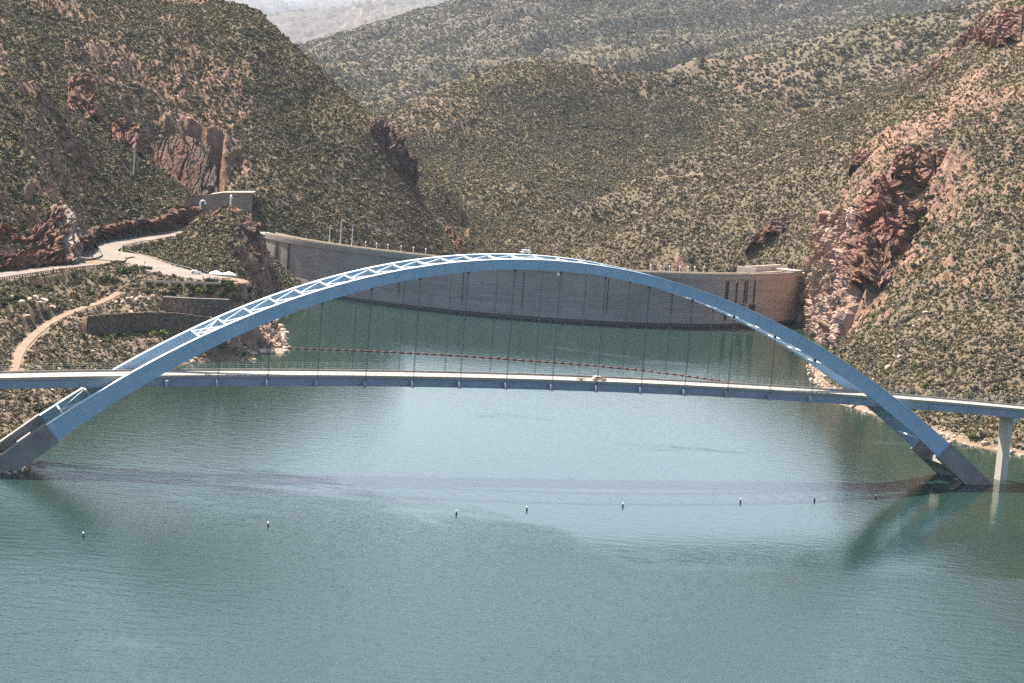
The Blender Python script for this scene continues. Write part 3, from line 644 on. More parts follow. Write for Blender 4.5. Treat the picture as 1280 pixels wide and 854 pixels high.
# ridge on the right skyline
CF = lambda pts: [PD(a, b_, c - 9) for a, b_, c in pts]
CN = lambda pts: [PD(a, b_, c - 30) for a, b_, c in pts]
cliff(CN([(1150, 150, 1560), (1172, 128, 1560), (1190, 150, 1530)]), CN([(1158, 105, 1600), (1180, 70, 1612), (1200, 85, 1590)]), M_ROCK_RED, 4.0, 17)
cliff(CN([(1195, 80, 1580), (1225, 70, 1560)]), CN([(1200, 52, 1612), (1232, 22, 1630)]), M_ROCK_RED, 4.0, 18)
cliff(CL([(930, 312, 1395), (955, 298, 1400), (985, 285, 1405)]), CL([(932, 298, 1410), (958, 282, 1420), (988, 268, 1425)]), M_ROCK_DARK, 2.5, 19)
cliff(CF([(1060, 215, 1430), (1090, 200, 1435)]), CF([(1062, 200, 1445), (1092, 186, 1450)]), M_ROCK_RED, 2.5, 21)
cliff(CN([(1225, 75, 1540), (1250, 60, 1530), (1275, 50, 1520)]), CN([(1222, 45, 1580), (1250, 22, 1575), (1278, 8, 1570)]), M_ROCK_RED, 4.0, 23)
cliff(CF([(1140, 165, 1530), (1165, 158, 1520)]), CF([(1145, 140, 1560), (1170, 132, 1560)]), M_ROCK_DARK, 3.0, 24)
# peninsula shore
cliff([PZ(262, 446, -1), PZ(300, 445, -1), PZ(352, 441, -1), PZ(356, 424, -1)], [PD(268, 425, 965), PD(300, 418, 985), PD(325, 410, 1002), PD(335, 405, 1025)], M_ROCK_PALE, 2.2, 22)

# ------------------------------------------------------------------ the dam
def dam():
    root = empty('dam', damp(0.5), 0, 'long curved grey-brown concrete dam holding back the lake beyond the bridge', 'dam')
    inv = Matrix.Translation(-damp(0.5))
    def put(name, bm, mat, smooth=False):
        bm.transform(inv); return new_obj(name, bm, mat, root, smooth)
    N = 120
    bm = bmesh.new(); uvl = bm.loops.layers.uv.new('UVMap')
    rings = []
    for k in range(N + 1):
        t = -0.04 + 1.08 * k / N
        rings.append([bm.verts.new(damp(t, o, z)) for o, z in ((-2.6, -16), (-1.0, 0), (0, 8), (0, CREST - 2.6), (-0.35, CREST - 2.4), (-0.35, CREST), (7.6, CREST), (7.6, CREST - 8), (20, -40))])
    vv = (-16, 0, 8, CREST - 2.6, CREST - 2.4, CREST, CREST + 8, CREST + 16, 80)
    for k in range(N):
        for j in range(8):
            f = bm.faces.new((rings[k][j], rings[k + 1][j], rings[k + 1][j + 1], rings[k][j + 1]))
            for l, (kk, jj) in zip(f.loops, ((k, j), (k + 1, j), (k + 1, j + 1), (k, j + 1))): l[uvl].uv = (kk * DLEN * 1.08 / N, vv[jj])
    bmesh.ops.recalc_face_normals(bm, faces=bm.faces[:])
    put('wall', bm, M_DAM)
    for off in (0.0, 7.0):
        bm = bmesh.new()
        sweep(bm, [[damp(k / N, off + a, z) for a, z in ((-0.25, CREST + 0.003), (0.25, CREST + 0.003), (0.25, CREST + 1.15), (-0.25, CREST + 1.15))] for k in range(N + 1)])
        put('parapet', bm, M_CREAM)
    bm = bmesh.new()
    sweep(bm, [[damp(k / N, a, z) for a, z in ((0.3, CREST + 0.004), (6.7, CREST + 0.004), (6.7, CREST + 0.12), (0.3, CREST + 0.12))] for k in range(N + 1)])
    put('roadway', bm, M_CREAM)
    def slot(px, w, z0, z1, depth=0.25, name='joint_strip', mat=M_DARK):
        bm = bmesh.new(); t = dam_t(px); c = damp(t, -depth / 2 - 0.15, (z0 + z1) / 2); a = _a0 + (_a1 - _a0) * t
        box(bm, c, (depth + 0.3, w, z1 - z0), a); return put(name, bm, mat)
    M_J = worn('dark_recess', (0.05, 0.042, 0.038), (0.08, 0.068, 0.06), 0.5, 0.95, 0)
    slot(908, 2.0, 1, CREST - 3, mat=M_J)
    for px, w in ((920, 0.8), (930, 0.7), (933.5, 0.7), (943, 0.8)): slot(px, w, 13.5, CREST - 3, name='gate_guide', mat=M_J)
    for px in (927, 941):
        f = slot(px, 5.0, 5.5, 12.8, 0.5, 'outlet_frame', M_DAM)
        bm = bmesh.new(); t = dam_t(px); a = _a0 + (_a1 - _a0) * t
        for z in (7.0, 10.4): box(bm, damp(t, -0.75, z), (0.5, 3.6, 2.2), a)
        o = put('opening', bm, M_J); o.parent = f; o.matrix_parent_inverse = Matrix.Identity(4)
    for px in (917, 949):
        bm = bmesh.new(); t = dam_t(px); a = _a0 + (_a1 - _a0) * t
        box(bm, damp(t, -0.9, CREST - 3.4), (1.6, 1.4, 0.8), a); box(bm, damp(t, -1.2, CREST - 2.7), (0.9, 0.7, 0.6), a); put('hoist_bracket', bm, M_PIER)
    for px, w in ((330, 1.2), (346, 3.2), (361, 1.2)): slot(px, w, 11, CREST - 2.2, name='gate_guide', mat=M_J)
    f = slot(346, 17.0, -1, 11, 1.4, 'outlet_frame', M_DAM)
    bm = bmesh.new(); t = dam_t(348); a = _a0 + (_a1 - _a0) * t
    for z in (1.6, 3.9, 6.2, 8.5): box(bm, damp(t, -1.75, z), (0.6, 6.5, 1.3), a)
    put('opening', bm, M_J).parent = f
    for px in (500, 580, 655, 760, 840): slot(px, 0.28, 1.5, CREST - 3, 0.05, mat=M_J)
    # spillway block at the right end
    bm = bmesh.new(); t = 0.93; a = _a0 + (_a1 - _a0) * t
    box(bm, damp(0.925, 11, CREST - 3), (8, 40, 7), a); put('spillway_block', bm, M_CREAM)
    bm = bmesh.new(); box(bm, damp(0.935, 15, CREST + 1.0), (1.2, 46, 6.0), a); box(bm, damp(0.86, 9, CREST + 1.0), (12, 1.2, 6.0), a); put('spillway_wall', bm, M_PIER)
    bm = bmesh.new(); box(bm, damp(0.98, 9, CREST + 0.5), (22, 9, 3.2), a); put('abutment_slab', bm, M_CREAM)
    return root
dam()
# lamps along the crest
def crest_lamp():
    r = empty('street_lamp', (0, 0, 0), 0, '', 'lamp', 'short lamps along the dam crest')
    bm = bmesh.new(); rod(bm, (0, 0, 0), (0, 0, 2.6), 0.16, 0.13, 8); bmesh.ops.create_cone(bm, cap_ends=True, segments=8, radius1=0.3, radius2=0.2, depth=0.3, matrix=Matrix.Translation((0, 0, 0.15))); new_obj('post', bm, M_GALV, r)
    bm = bmesh.new(); bmesh.ops.create_uvsphere(bm, u_segments=10, v_segments=8, radius=0.42, matrix=Matrix.Translation((0, 0, 2.9))); new_obj('globe', bm, M_WHITE, r, True)
    return r
cl = crest_lamp()
lamp_px = [446, 460, 476, 493, 508, 525] + [818, 832, 843, 855, 866, 876, 887]
for k, px in enumerate(lamp_px):
    t = dam_t(px); p = damp(t, 7.0, CREST + 1.15)
    lb = ('short white globe lamp on the shaded left half of the dam crest' if px < 640 else 'short white globe lamp on the sunlit right half of the dam crest, beyond the arch')
    if k == 0: cl.location = p; cl['label'] = lb
    else: copy_thing(cl, p, 0, lb)
for k, (px, h, lb) in enumerate(((403, 11, 'leftmost and shortest of three tall pale poles on the dam crest'), (418, 15.5, 'middle and tallest of three tall pale poles on the dam crest'), (433, 13, 'rightmost of three tall pale poles on the dam crest'))):
    p = damp(dam_t(px), 4, CREST + 0.12); r = empty('light_pole', p, 0, lb, 'pole', 'tall pale poles on the dam crest')
    bm = bmesh.new(); rod(bm, (0, 0, 0), (0, 0, h), 0.32, 0.2, 8); new_obj('shaft', bm, M_GALV, r)
    bm = bmesh.new(); box(bm, (0, 0, 0.3), (1.0, 1.0, 0.6)); new_obj('footing', bm, M_CREAM, r)
    bm = bmesh.new(); box(bm, (0.5, 0, h + 0.1), (1.3, 0.35, 0.22)); new_obj('lamp_head', bm, M_GALV, r)

# ------------------------------------------------------------------ the bridge
YAW = 0.336; BO = Vector((8.171, 700.699, 0)); SPAN = 329.0; RIBW = 17.5; ZC = 68.67; SP = 15.83; A0 = -9.44
def bridge():
    root = empty('arch_bridge', BO, YAW, 'long light blue steel arch bridge carrying a road deck on hangers over the lake', 'bridge')
    zl = lambda a: ZC * (1 - (2 * a / SPAN) ** 2)
    def tn(a):
        s = -8 * ZC * a / SPAN ** 2; t = Vector((1, 0, s)).normalized(); return t, Vector((-t.z, 0, t.x))
    dep = lambda a: 3.3 + 3.1 * (2 * a / SPAN) ** 2
    AE = SPAN / 2 * math.sqrt(1 - 9.5 / ZC)
    NB = 96
    for b in (0.0, RIBW):
        bm = bmesh.new(); secs = []
        for k in range(NB + 1):
            a = -AE + 2 * AE * k / NB; t, nn = tn(a); lo = Vector((a, b, zl(a))); hi = lo + nn * dep(a)
            y = Vector((0, 0.8, 0)); secs.append([lo - y, lo + y, hi + y, hi - y])
        sweep(bm, secs); rib = new_obj('arch_rib', bm, M_STEEL, root)
        bm = bmesh.new(); secs = []
        for k in range(NB + 1):
            a = -AE + 2 * AE * k / NB; t, nn = tn(a); hi = Vector((a, b, zl(a))) + nn * dep(a)
            y = Vector((0, 0.95, 0)); secs.append([hi - y - nn * 0.12, hi + y - nn * 0.12, hi + y + nn * 0.1, hi - y + nn * 0.1])
        sweep(bm, secs); new_obj('top_flange', bm, M_STEELPALE, rib)
        for k in range(-9, 10):
            a = A0 + SP * (k + 0.5)
            if abs(a) > AE - 4: continue
            t, nn = tn(a); lo = Vector((a, b, zl(a))); bm = bmesh.new()
            beam(bm, lo + nn * 0.1, lo + nn * (dep(a) - 0.2), 0.12, 1.66, (0, 1, 0)); new_obj('splice_plate', bm, M_GIRDER, rib)
        for sgn in (-1, 1):
            a = sgn * AE; t, nn = tn(a); lo = Vector((a, b, zl(a))); d = t * sgn; dd = dep(a)
            bm = bmesh.new()
            y = 1.25
            s0 = [lo + nn * -0.5 + Vector((0, -y, 0)), lo + nn * -0.5 + Vector((0, y, 0)), lo + nn * (dd + 0.5) + Vector((0, y, 0)), lo + nn * (dd + 0.5) + Vector((0, -y, 0))]
            L = 24; s1 = [p + d * L + Vector((0, 0, 0)) for p in s0]
            sweep(bm, [s0, s1]); new_obj('base_block', bm, M_BLOCK, root)
    for sgn in (-1, 1):
        bm = bmesh.new(); a = sgn * (AE + 7.5); t, nn = tn(sgn * AE)
        beam(bm, (a, 1.3, zl(AE) - 3.2), (a, RIBW - 1.3, zl(AE) - 3.2), 5.0, 4.0, nn); new_obj('cross_wall', bm, M_BLOCK, root)
    # deck line
    zb = lambda a: 29.0 - 1.564e-4 * a * a if abs(a) < 200 else 29.0 - 1.564e-4 * 40000 - (abs(a) - 200) * 0.01
    e0, e1 = -330.0, 350.0
    st = [e0 + (e1 - e0) * k / 170 for k in range(171)]
    def along(prof): return [[Vector((a, y, zb(a) + z)) for y, z in prof] for a in st]
    yc = RIBW / 2; hw = 6.9
    for y in (yc - hw + 0.4, yc + hw - 0.4):
        bm = bmesh.new()
        sweep(bm, along([(y - 0.25, 0), (y + 0.25, 0), (y + 0.25, 0.08), (y + 0.06, 0.09), (y + 0.06, 2.55), (y + 0.25, 2.56), (y + 0.25, 2.65), (y - 0.25, 2.65), (y - 0.25, 2.56), (y - 0.06, 2.55), (y - 0.06, 0.09), (y - 0.25, 0.08)]))
        new_obj('girder', bm, M_GIRDER, root)
    for k in range(-19, 21):
        a = A0 + SP * k
        if a < e0 + 3: continue
        bm = bmesh.new()
        ext = 0.35 if abs(k + 0.0) <= 7 or (-8 < k < 8) else -1.9
        beam(bm, (a, -ext, zb(a) + 1.05), (a, RIBW + ext, zb(a) + 1.05), 0.75, 2.05)
        new_obj('floor_beam', bm, M_GIRDER, root)
    bm = bmesh.new(); sweep(bm, along([(yc - hw, 2.655), (yc + hw, 2.655), (yc + hw, 2.85), (yc - hw, 2.85)])); new_obj('deck_slab', bm, M_DECK, root)
    for s in (-1, 1):
        y = yc + s * (hw - 0.25)
        bm = bmesh.new(); sweep(bm, along([(y - 0.22, 2.853), (y + 0.22, 2.853), (y + 0.16, 3.5), (y - 0.16, 3.5)])); new_obj('barrier', bm, M_BARRIER, root)
    y = yc + hw - 0.25
    bm = bmesh.new()
    for z in (4.1, 4.9, 5.6): sweep(bm, along([(y - 0.025, z), (y + 0.025, z), (y + 0.025, z + 0.05), (y - 0.025, z + 0.05)]))
    k = 0; a = e0
    while a < e1: beam(bm, (a, y, zb(a) + 3.5), (a, y, zb(a) + 5.65), 0.09, 0.09, (1, 0, 0)); a += 2.64
    new_obj('railing', bm, M_FENCE, root)
    bm = bmesh.new()
    y0 = yc - hw + 0.25
    sweep(bm, along([(y0 - 0.03, 3.8), (y0 + 0.03, 3.8), (y0 + 0.03, 3.87), (y0 - 0.03, 3.87)]))
    a = e0
    while a < e1: beam(bm, (a, y0, zb(a) + 3.5), (a, y0, zb(a) + 3.85), 0.08, 0.08, (1, 0, 0)); a += 2.64
    new_obj('railing', bm, M_FENCE, root)
    # hangers
    for b in (0.0, RIBW):
        for k in range(-7, 8):
            a = A0 + SP * k
            if zl(a) < zb(a) + 6: continue
            bm = bmesh.new()
            for o in (-0.16, 0.16): rod(bm, (a + o, b, zb(a) + 1.9), (a + o, b, zl(a) + 0.2), 0.075, n=5)
            box(bm, (a, b, zl(a) - 0.35), (0.7, 0.5, 0.9)); box(bm, (a, b, zb(a) + 2.3), (0.6, 0.4, 0.6))
            new_obj('hanger', bm, M_CABLE, root)
    # lateral bracing between the ribs, just under the top flanges
    half = SP / 2
    nodes = []
    k = -20
    for k in range(-20, 21):
        a = A0 + half * k + half / 2
        if abs(a) < AE - 3: nodes.append(a)
    pt = lambda a, y: (lambda t, nn: Vector((a, y, zl(a))) + nn * (dep(a) - 0.55))(*tn(a))
    clear = lambda a: (zl(a) + dep(a) > zb(a) - 1.0) and (zl(a) < zb(a) + 9.5)
    for i, a in enumerate(nodes):
        if clear(a): continue
        t, nn = tn(a)
        bm = bmesh.new(); beam(bm, pt(a, 0.8), pt(a, RIBW - 0.8), 0.5, 0.6, nn); new_obj('cross_strut', bm, M_STEELPALE, root)
        j = i + 1 if a < 0 else i - 1
        if 0 <= j < len(nodes) and not clear(nodes[j]):
            for y in (0.85, RIBW - 0.85):
                bm = bmesh.new(); beam(bm, pt(a, RIBW / 2), pt(nodes[j], y), 0.36, 0.42, nn); new_obj('diagonal_brace', bm, M_STEELPALE, root)
    pb = lambda a, y: (lambda t, nn: Vector((a, y, zl(a))) + nn * 0.4)(*tn(a))
    for i, a in enumerate(nodes):
        if abs(a) < 48 or clear(a): continue
        t, nn = tn(a); bm = bmesh.new(); beam(bm, pb(a, 0.8), pb(a, RIBW - 0.8), 0.4, 0.45, nn); new_obj('lower_strut', bm, M_STEELPALE, root)
        j = i + 1 if a < 0 else i - 1
        if 0 <= j < len(nodes) and not clear(nodes[j]):
            for y in (0.85, RIBW - 0.85):
                bm = bmesh.new(); beam(bm, pb(a, RIBW / 2), pb(nodes[j], y), 0.34, 0.4, nn); new_obj('lower_brace', bm, M_STEELPALE, root)
    # portal braces where the bracing stops above the traffic
    for sgn in (-1, 1):
        cand = [a for a in nodes if a * sgn > 0 and zl(a) >= zb(a) + 9.5]
        a = max(cand, key=lambda q: q * sgn); a2 = a - sgn * half
        for y0_, y1_ in ((0.8, RIBW - 0.8), (RIBW - 0.8, 0.8)):
            bm = bmesh.new(); beam(bm, pt(a, y0_), pt(a2, y1_), 0.36, 0.42, tn(a)[1]); new_obj('portal_brace', bm, M_STEELPALE, root)
    # crown fittings
    bm = bmesh.new()
    for o in (-1.1, 1.1):
        rod(bm, (o, RIBW, zl(0) + 3.3), (o, RIBW, zl(0) + 4.7), 0.12)
    box(bm, (0, RIBW, zl(0) + 4.2), (3.6, 0.9, 0.12)); box(bm, (0, RIBW, zl(0) + 4.85), (2.8, 0.6, 0.35)); new_obj('beacon_frame', bm, M_WHITE, root)
    bm = bmesh.new(); rod(bm, (A0 + 15, 0, zl(5) - 0.1), (A0 + 15, 0, zl(5) - 0.8), 0.15); bmesh.ops.create_uvsphere(bm, u_segments=8, v_segments=6, radius=0.55, matrix=Matrix.Translation((A0 + 15, 0, zl(5) - 1.1))); new_obj('navigation_light', bm, M_WHITE, root)
    # approach piers
    for a, zbot in ((184.5, -9.0), (-212.0, -3.0), (262.0, -3.0)):
        bm = bmesh.new(); top = zb(a) - 1.8
        def ring(hx, hy, z):
            c = 0.3
            return [Vector((a + sx, yc + sy, z)) for sx, sy in ((-hx + c, -hy), (hx - c, -hy), (hx, -hy + c), (hx, hy - c), (hx - c, hy), (-hx + c, hy), (-hx, hy - c), (-hx, -hy + c))]
        sweep(bm, [ring(1.5, 2.4, zbot), ring(1.35, 2.2, top * 0.62), ring(1.3, 3.0, top)])
        p = new_obj('pier', bm, M_PIER, root)
        bm = bmesh.new(); box(bm, (a, yc, top + 0.9), (2.6, 13.0, 1.77)); new_obj('pier_cap', bm, M_PIER, p)
    return root, zb, yc
BR, BZ, BYC = bridge()
def bpt(a, y, z):
    u = Vector((math.cos(YAW), math.sin(YAW), 0)); nn = Vector((-math.sin(YAW), math.cos(YAW), 0)); return BO + u * a + nn * y + Vector((0, 0, z))

# ------------------------------------------------------------------ vehicles
def vehicle(name, loc, rz, label, cat, paint, suv=True):
    r = empty(name, loc, rz, label, cat)
    L, Wd = 4.8, 1.85
    prof = [(-2.4, 0.45), (2.35, 0.45), (2.4, 0.8), (2.25, 1.02), (1.1, 1.12), (0.35, 1.68), (-1.9 if suv else -1.0, 1.72), (-2.25 if suv else -1.7, 1.15), (-2.4, 1.05)]
    bm = bmesh.new(); sweep(bm, [[Vector((x, y * (1.0 if z < 1.2 else 0.86), z)) for x, z in prof] for y in (-Wd / 2, Wd / 2)])
    bmesh.ops.bevel(bm, geom=bm.edges[:], offset=0.07, segments=2, affect='EDGES'); body = new_obj('body', bm, paint, r, True)
    for s in (-1, 1):
        bm = bmesh.new(); y = s * (Wd / 2 - 0.065)
        q = [(0.85, 1.17), (0.3, 1.58), (-1.8 if suv else -0.95, 1.6), (-2.0 if suv else -1.4, 1.19)]
        sweep(bm, [[Vector((x, yy, z)) for x, z in q] for yy in (y - 0.055 * s, y + 0.03 * s)]); new_obj('side_window', bm, M_GLASS, r)
    bm = bmesh.new(); sweep(bm, [[Vector((1.12, y, 1.16)), Vector((1.17, y, 1.18)), Vector((0.47, y, 1.66)), Vector((0.42, y, 1.62))] for y in (-0.7, 0.7)]); new_obj('windscreen', bm, M_GLASS, r)
    for x in (-1.45, 1.5):
        for s in (-1, 1):
            bm = bmesh.new(); bmesh.ops.create_cone(bm, cap_ends=True, segments=18, radius1=0.37, radius2=0.37, depth=0.26, matrix=Matrix.Translation((x, s * 0.85, 0.37)) @ Matrix.Rotation(math.pi / 2, 4, 'X'))
            w = new_obj('wheel', bm, M_DARK, r)
            bm = bmesh.new(); bmesh.ops.create_cone(bm, cap_ends=True, segments=12, radius1=0.2, radius2=0.2, depth=0.04, matrix=Matrix.Translation((x, s * 0.99, 0.37)) @ Matrix.Rotation(math.pi / 2, 4, 'X')); new_obj('rim', bm, M_GALV, w)
    for s in (-1, 1):
        bm = bmesh.new(); box(bm, (2.36, s * 0.65, 0.82), (0.12, 0.36, 0.18)); new_obj('headlight', bm, M_LAMP, r)
        bm = bmesh.new(); box(bm, (-2.38, s * 0.72, 0.95), (0.08, 0.22, 0.3)); new_obj('tail_light', bm, M_RED, r)
    return r
a_car = 25.5
vehicle('parked_car', bpt(a_car, BYC - 2.2, BZ(a_car) + 2.86), YAW, 'tan estate car on the bridge deck in front of the hangers', 'car', M_TAN)
a_tr = a_car - 6.6
tr = empty('trailer', bpt(a_tr, BYC - 2.2, BZ(a_tr) + 2.86), YAW, 'low brown trailer behind the tan car on the bridge deck', 'trailer')
bm = bmesh.new(); box(bm, (0, 0, 0.62), (3.0, 1.7, 0.1)); beam(bm, (1.5, 0, 0.6), (3.6, 0, 0.6), 0.1, 0.1)
for x in (-1.45, 0, 1.45):
    for s in (-1, 1): box(bm, (x, s * 0.82, 0.95), (0.07, 0.07, 0.6))
for s in (-1, 1): box(bm, (0, s * 0.82, 1.22), (3.0, 0.07, 0.07))
new_obj('frame', bm, M_WOOD, tr)
for s in (-1, 1):
    bm = bmesh.new(); bmesh.ops.create_cone(bm, cap_ends=True, segments=14, radius1=0.32, radius2=0.32, depth=0.2, matrix=Matrix.Translation((0, s * 0.97, 0.32)) @ Matrix.Rotation(math.pi / 2, 4, 'X')); new_obj('wheel', bm, M_DARK, tr)
p = PZ(245, 342.5, 30.55); vehicle('parked_car', p, R(8), 'white sport utility car parked beside the pale blue canopy', 'car', M_CARWHITE)
p = PZ(150, 330.5, 31.1); vehicle('parked_car', p, R(200), 'dark red car at the end of the guardrail on the road', 'car', M_CARRED, False)

# ------------------------------------------------------------------ people
def person(loc, rz, label, shirt, trousers, stride=0.12, arm=0.1):
    r = empty('person', loc, rz, label, 'person')
    J = {'pel': (0, 0, 0.95, .16), 'waist': (0, 0, 1.1, .145), 'chest': (0, 0, 1.32, .175), 'neck': (0, 0, 1.5, .06), 'head': (0.02, 0, 1.62, .095), 'crown': (0.02, 0, 1.72, .08)}
    E = [('pel', 'waist'), ('waist', 'chest'), ('chest', 'neck'), ('neck', 'head'), ('head', 'crown')]
    for s, n0 in ((1, 'l'), (-1, 'r')):
        J[n0 + 'hip'] = (0, s * .1, .9, .1); J[n0 + 'kn'] = (stride * s * .6 + .02, s * .11, .49, .065); J[n0 + 'an'] = (stride * s - .02, s * .11, .08, .045); J[n0 + 'toe'] = (stride * s + .17, s * .12, .035, .035)
        J[n0 + 'sh'] = (0, s * .2, 1.42, .065); J[n0 + 'el'] = (-arm * s, s * .26, 1.13, .048); J[n0 + 'wr'] = (.08 - arm * s, s * .27, .88, .034); J[n0 + 'ha'] = (.1 - arm * s, s * .27, .78, .03)
        E += [('pel', n0 + 'hip'), (n0 + 'hip', n0 + 'kn'), (n0 + 'kn', n0 + 'an'), (n0 + 'an', n0 + 'toe'), ('chest', n0 + 'sh'), (n0 + 'sh', n0 + 'el'), (n0 + 'el', n0 + 'wr'), (n0 + 'wr', n0 + 'ha')]
    keys = list(J); me = bpy.data.meshes.new('body')
    me.from_pydata([J[k][:3] for k in keys], [(keys.index(a), keys.index(b_)) for a, b_ in E], [])
    o = bpy.data.objects.new('body', me); COL.objects.link(o); o.parent = r
    sk = o.modifiers.new('skin', 'SKIN'); sk.use_smooth_shade = True
    if not me.skin_vertices: bpy.context.view_layer.objects.active = o
    for k, v in zip(keys, me.skin_vertices[0].data): v.radius = (J[k][3], J[k][3]); v.use_root = (k == 'pel')
    o.modifiers.new('sub', 'SUBSURF').levels = 1
    m, nt, b = mat_new('clothed_body'); sp = n_(nt, 'ShaderNodeSeparateXYZ'); nt.links.new(obj_coord(nt), sp.inputs[0])
    h = math_(nt, 'MULTIPLY', sp.outputs[2], 0.5)
    rr = n_(nt, 'ShaderNodeValToRGB'); rr.color_ramp.interpolation = 'CONSTANT'; e = rr.color_ramp.elements
    st = [(0, (.03, .025, .02)), (.04, trousers), (.49, shirt), (.75, (.38, .23, .16))]
    while len(e) < 4: e.new(.5)
    for q, (pp, c) in zip(e, st): q.position = pp; q.color = (*c, 1)
    nt.links.new(h, rr.inputs[0]); nt.links.new(rr.outputs[0], b.inputs['Base Color']); b.inputs['Roughness'].default_value = .8
    me.materials.append(m)
    bm = bmesh.new(); bmesh.ops.create_uvsphere(bm, u_segments=12, v_segments=8, radius=0.115, matrix=Matrix.Translation((0.0, 0, 1.70)) @ Matrix.Diagonal((1.05, .95, .8, 1))); new_obj('hair', bm, M_DARK, r, True)
    return r
for (px, py, rz, lb, sh, tr_) in ((181, 331, 1.2, 'person in dark clothes standing on the parking road by green bushes', (.03, .03, .035), (.02, .022, .03)),
                                  (201, 345.5, 0.4, 'person in a brown top standing at the near edge of the parking area', (.12, .06, .04), (.05, .05, .06)),
                                  (254, 350, 2.0, 'person in a red top standing left of the pale blue canopy', (.3, .06, .05), (.06, .06, .08)),
                                  (160, 300.5, 3.0, 'person in dark trousers walking at the inner edge of the upper road bend', (.05, .045, .04), (.025, .025, .03))):
    z = 34.6 if py < 310 else 30.6
    person(PZ(px, py, z), rz, lb, sh, tr_)

# ------------------------------------------------------------------ canopy, poles, signs, rails and walls by the road
cp = PZ(278, 349.5, 30.55)
r = empty('canopy', cp, R(10), 'pale blue twin-peaked canopy on posts at the end of the parking area', 'canopy')
for k, cx in enumerate((-3.0, 2.8)):
    bm = bmesh.new(); q = 3.1
    ring0 = [bm.verts.new((cx + sx * q, sy * 2.8, 2.55)) for sx, sy in ((-1, -1), (1, -1), (1, 1), (-1, 1))]; ring1 = [bm.verts.new((v.co.x, v.co.y, 2.25)) for v in ring0]
    ap = bm.verts.new((cx, 0, 4.1 - 0.25 * k))
    for i in range(4):
        bm.faces.new((ring0[i], ring0[(i + 1) % 4], ap)); bm.faces.new((ring1[i], ring1[(i + 1) % 4], ring0[(i + 1) % 4], ring0[i]))
    new_obj('roof', bm, M_CANOPY, r)
for x in (-5.9, 0.0, 5.7):
    for y in (-2.6, 2.6):
        bm = bmesh.new(); rod(bm, (x, y, 0), (x, y, 2.5), 0.07); new_obj('post', bm, M_GALV, r)
for x, c in ((-3, M_WOOD), (2.6, M_WOOD)):
    t = empty('picnic_table', Vector(cp) + Vector((x, 0.2, 0)), 0.2, 'dark wooden picnic table under the left canopy peak' if x < 0 else 'dark wooden picnic table under the right canopy peak', 'table', 'tables under the canopy')
    bm = bmesh.new(); box(bm, (0, 0, 0.74), (1.9, 0.8, 0.06)); new_obj('top', bm, c, t)
    for s in (-1, 1):
        bm = bmesh.new(); box(bm, (0, s * 0.72, 0.44), (1.9, 0.28, 0.05)); new_obj('bench', bm, c, t)
        bm = bmesh.new(); beam(bm, (s * 0.7, -0.8, 0), (s * 0.7, 0.25, 0.72), 0.08, 0.08); beam(bm, (s * 0.7, 0.8, 0), (s * 0.7, -0.25, 0.72), 0.08, 0.08); beam(bm, (s * 0.7, -0.8, 0.4), (s * 0.7, 0.8, 0.4), 0.07, 0.07); new_obj('leg', bm, c, t)
p = PZ(262, 351, 30.55)
r = empty('barrier', p, R(15), 'cream low barrier panel standing left of the canopy', 'barrier')
bm = bmesh.new(); box(bm, (0, 0, 0.6), (3.4, 0.12, 1.0)); new_obj('panel', bm, M_CREAM, r)
for s in (-1, 1):
    bm = bmesh.new(); box(bm, (s * 1.4, 0, 0.15), (0.15, 0.7, 0.3)); new_obj('foot', bm, M_GALV, r)

def pole_at(name, p, h, r0, r1, mat, label, cat, arms=()):
    r = empty(name, p, 0, label, cat); bm = bmesh.new(); rod(bm, (0, 0, -0.5), (0, 0, h), r0, r1, 8); new_obj('shaft', bm, mat, r)
    for z, L in arms:
        bm = bmesh.new(); box(bm, (0, 0.2, z), (L, 0.14, 0.16)); ca = new_obj('crossarm', bm, mat, r)
        for s in (-0.42, 0, 0.42):
            bm = bmesh.new(); rod(bm, (s * L, 0.2, z + 0.08), (s * L, 0.2, z + 0.35), 0.07, 0.05); new_obj('insulator', bm, M_GALV, ca)
    return r
q = PZ(115.5, 324, 31.5); pole_at('utility_pole', q, 16.5, 0.22, 0.14, M_WOOD, 'dark brown wooden utility pole on the gravel corner where the road bends', 'pole', ((15.6, 2.4),))
q = on_ground(166.5, 222, 1150); pole_at('utility_pole', q, 26, 0.42, 0.2, M_GALV, 'tall pale grey metal pole standing on the scrub slope of the near left hill', 'pole', ((25.2, 1.6),))
for k, px in enumerate((144, 149)):
    q = PD(px, 178, 1322); q[2] = ground_z(q[0], q[1])
    pole_at('utility_pole', q, 17, 0.2, 0.13, M_WOOD, ('left' if k == 0 else 'right') + ' one of two thin poles before red rocks on the left mountain', 'pole', ((16.4, 1.6),))
def sign(p, rz, label, h, w, hh, mat, legs=2):
    r = empty('road_sign', p, rz, label, 'sign'); bm = bmesh.new(); box(bm, (0, 0, h), (w, 0.06, hh)); new_obj('panel', bm, mat, r)
    for s in ((-0.35, 0.35) if legs == 2 else (0,)):
        bm = bmesh.new(); rod(bm, (s * w, 0.08, 0), (s * w, 0.08, h + hh * 0.4), 0.06); new_obj('post', bm, M_GALV, r)
sign(PZ(105, 306, 33.5), 0.1, 'pale pinkish sign board on dark posts against the shaded rock at the bend', 2.6, 1.9, 1.7, M_CREAM)
sign(PZ(156.8, 327, 31.0), 0.2, 'small yellow road sign beside the dark red car', 1.9, 0.75, 0.75, M_YELLOW, 1)
r = empty('traffic_barrel', PZ(66.5, 338, 31.0), 0, 'orange and yellow traffic barrel on the edge of the lower road', 'barrel')
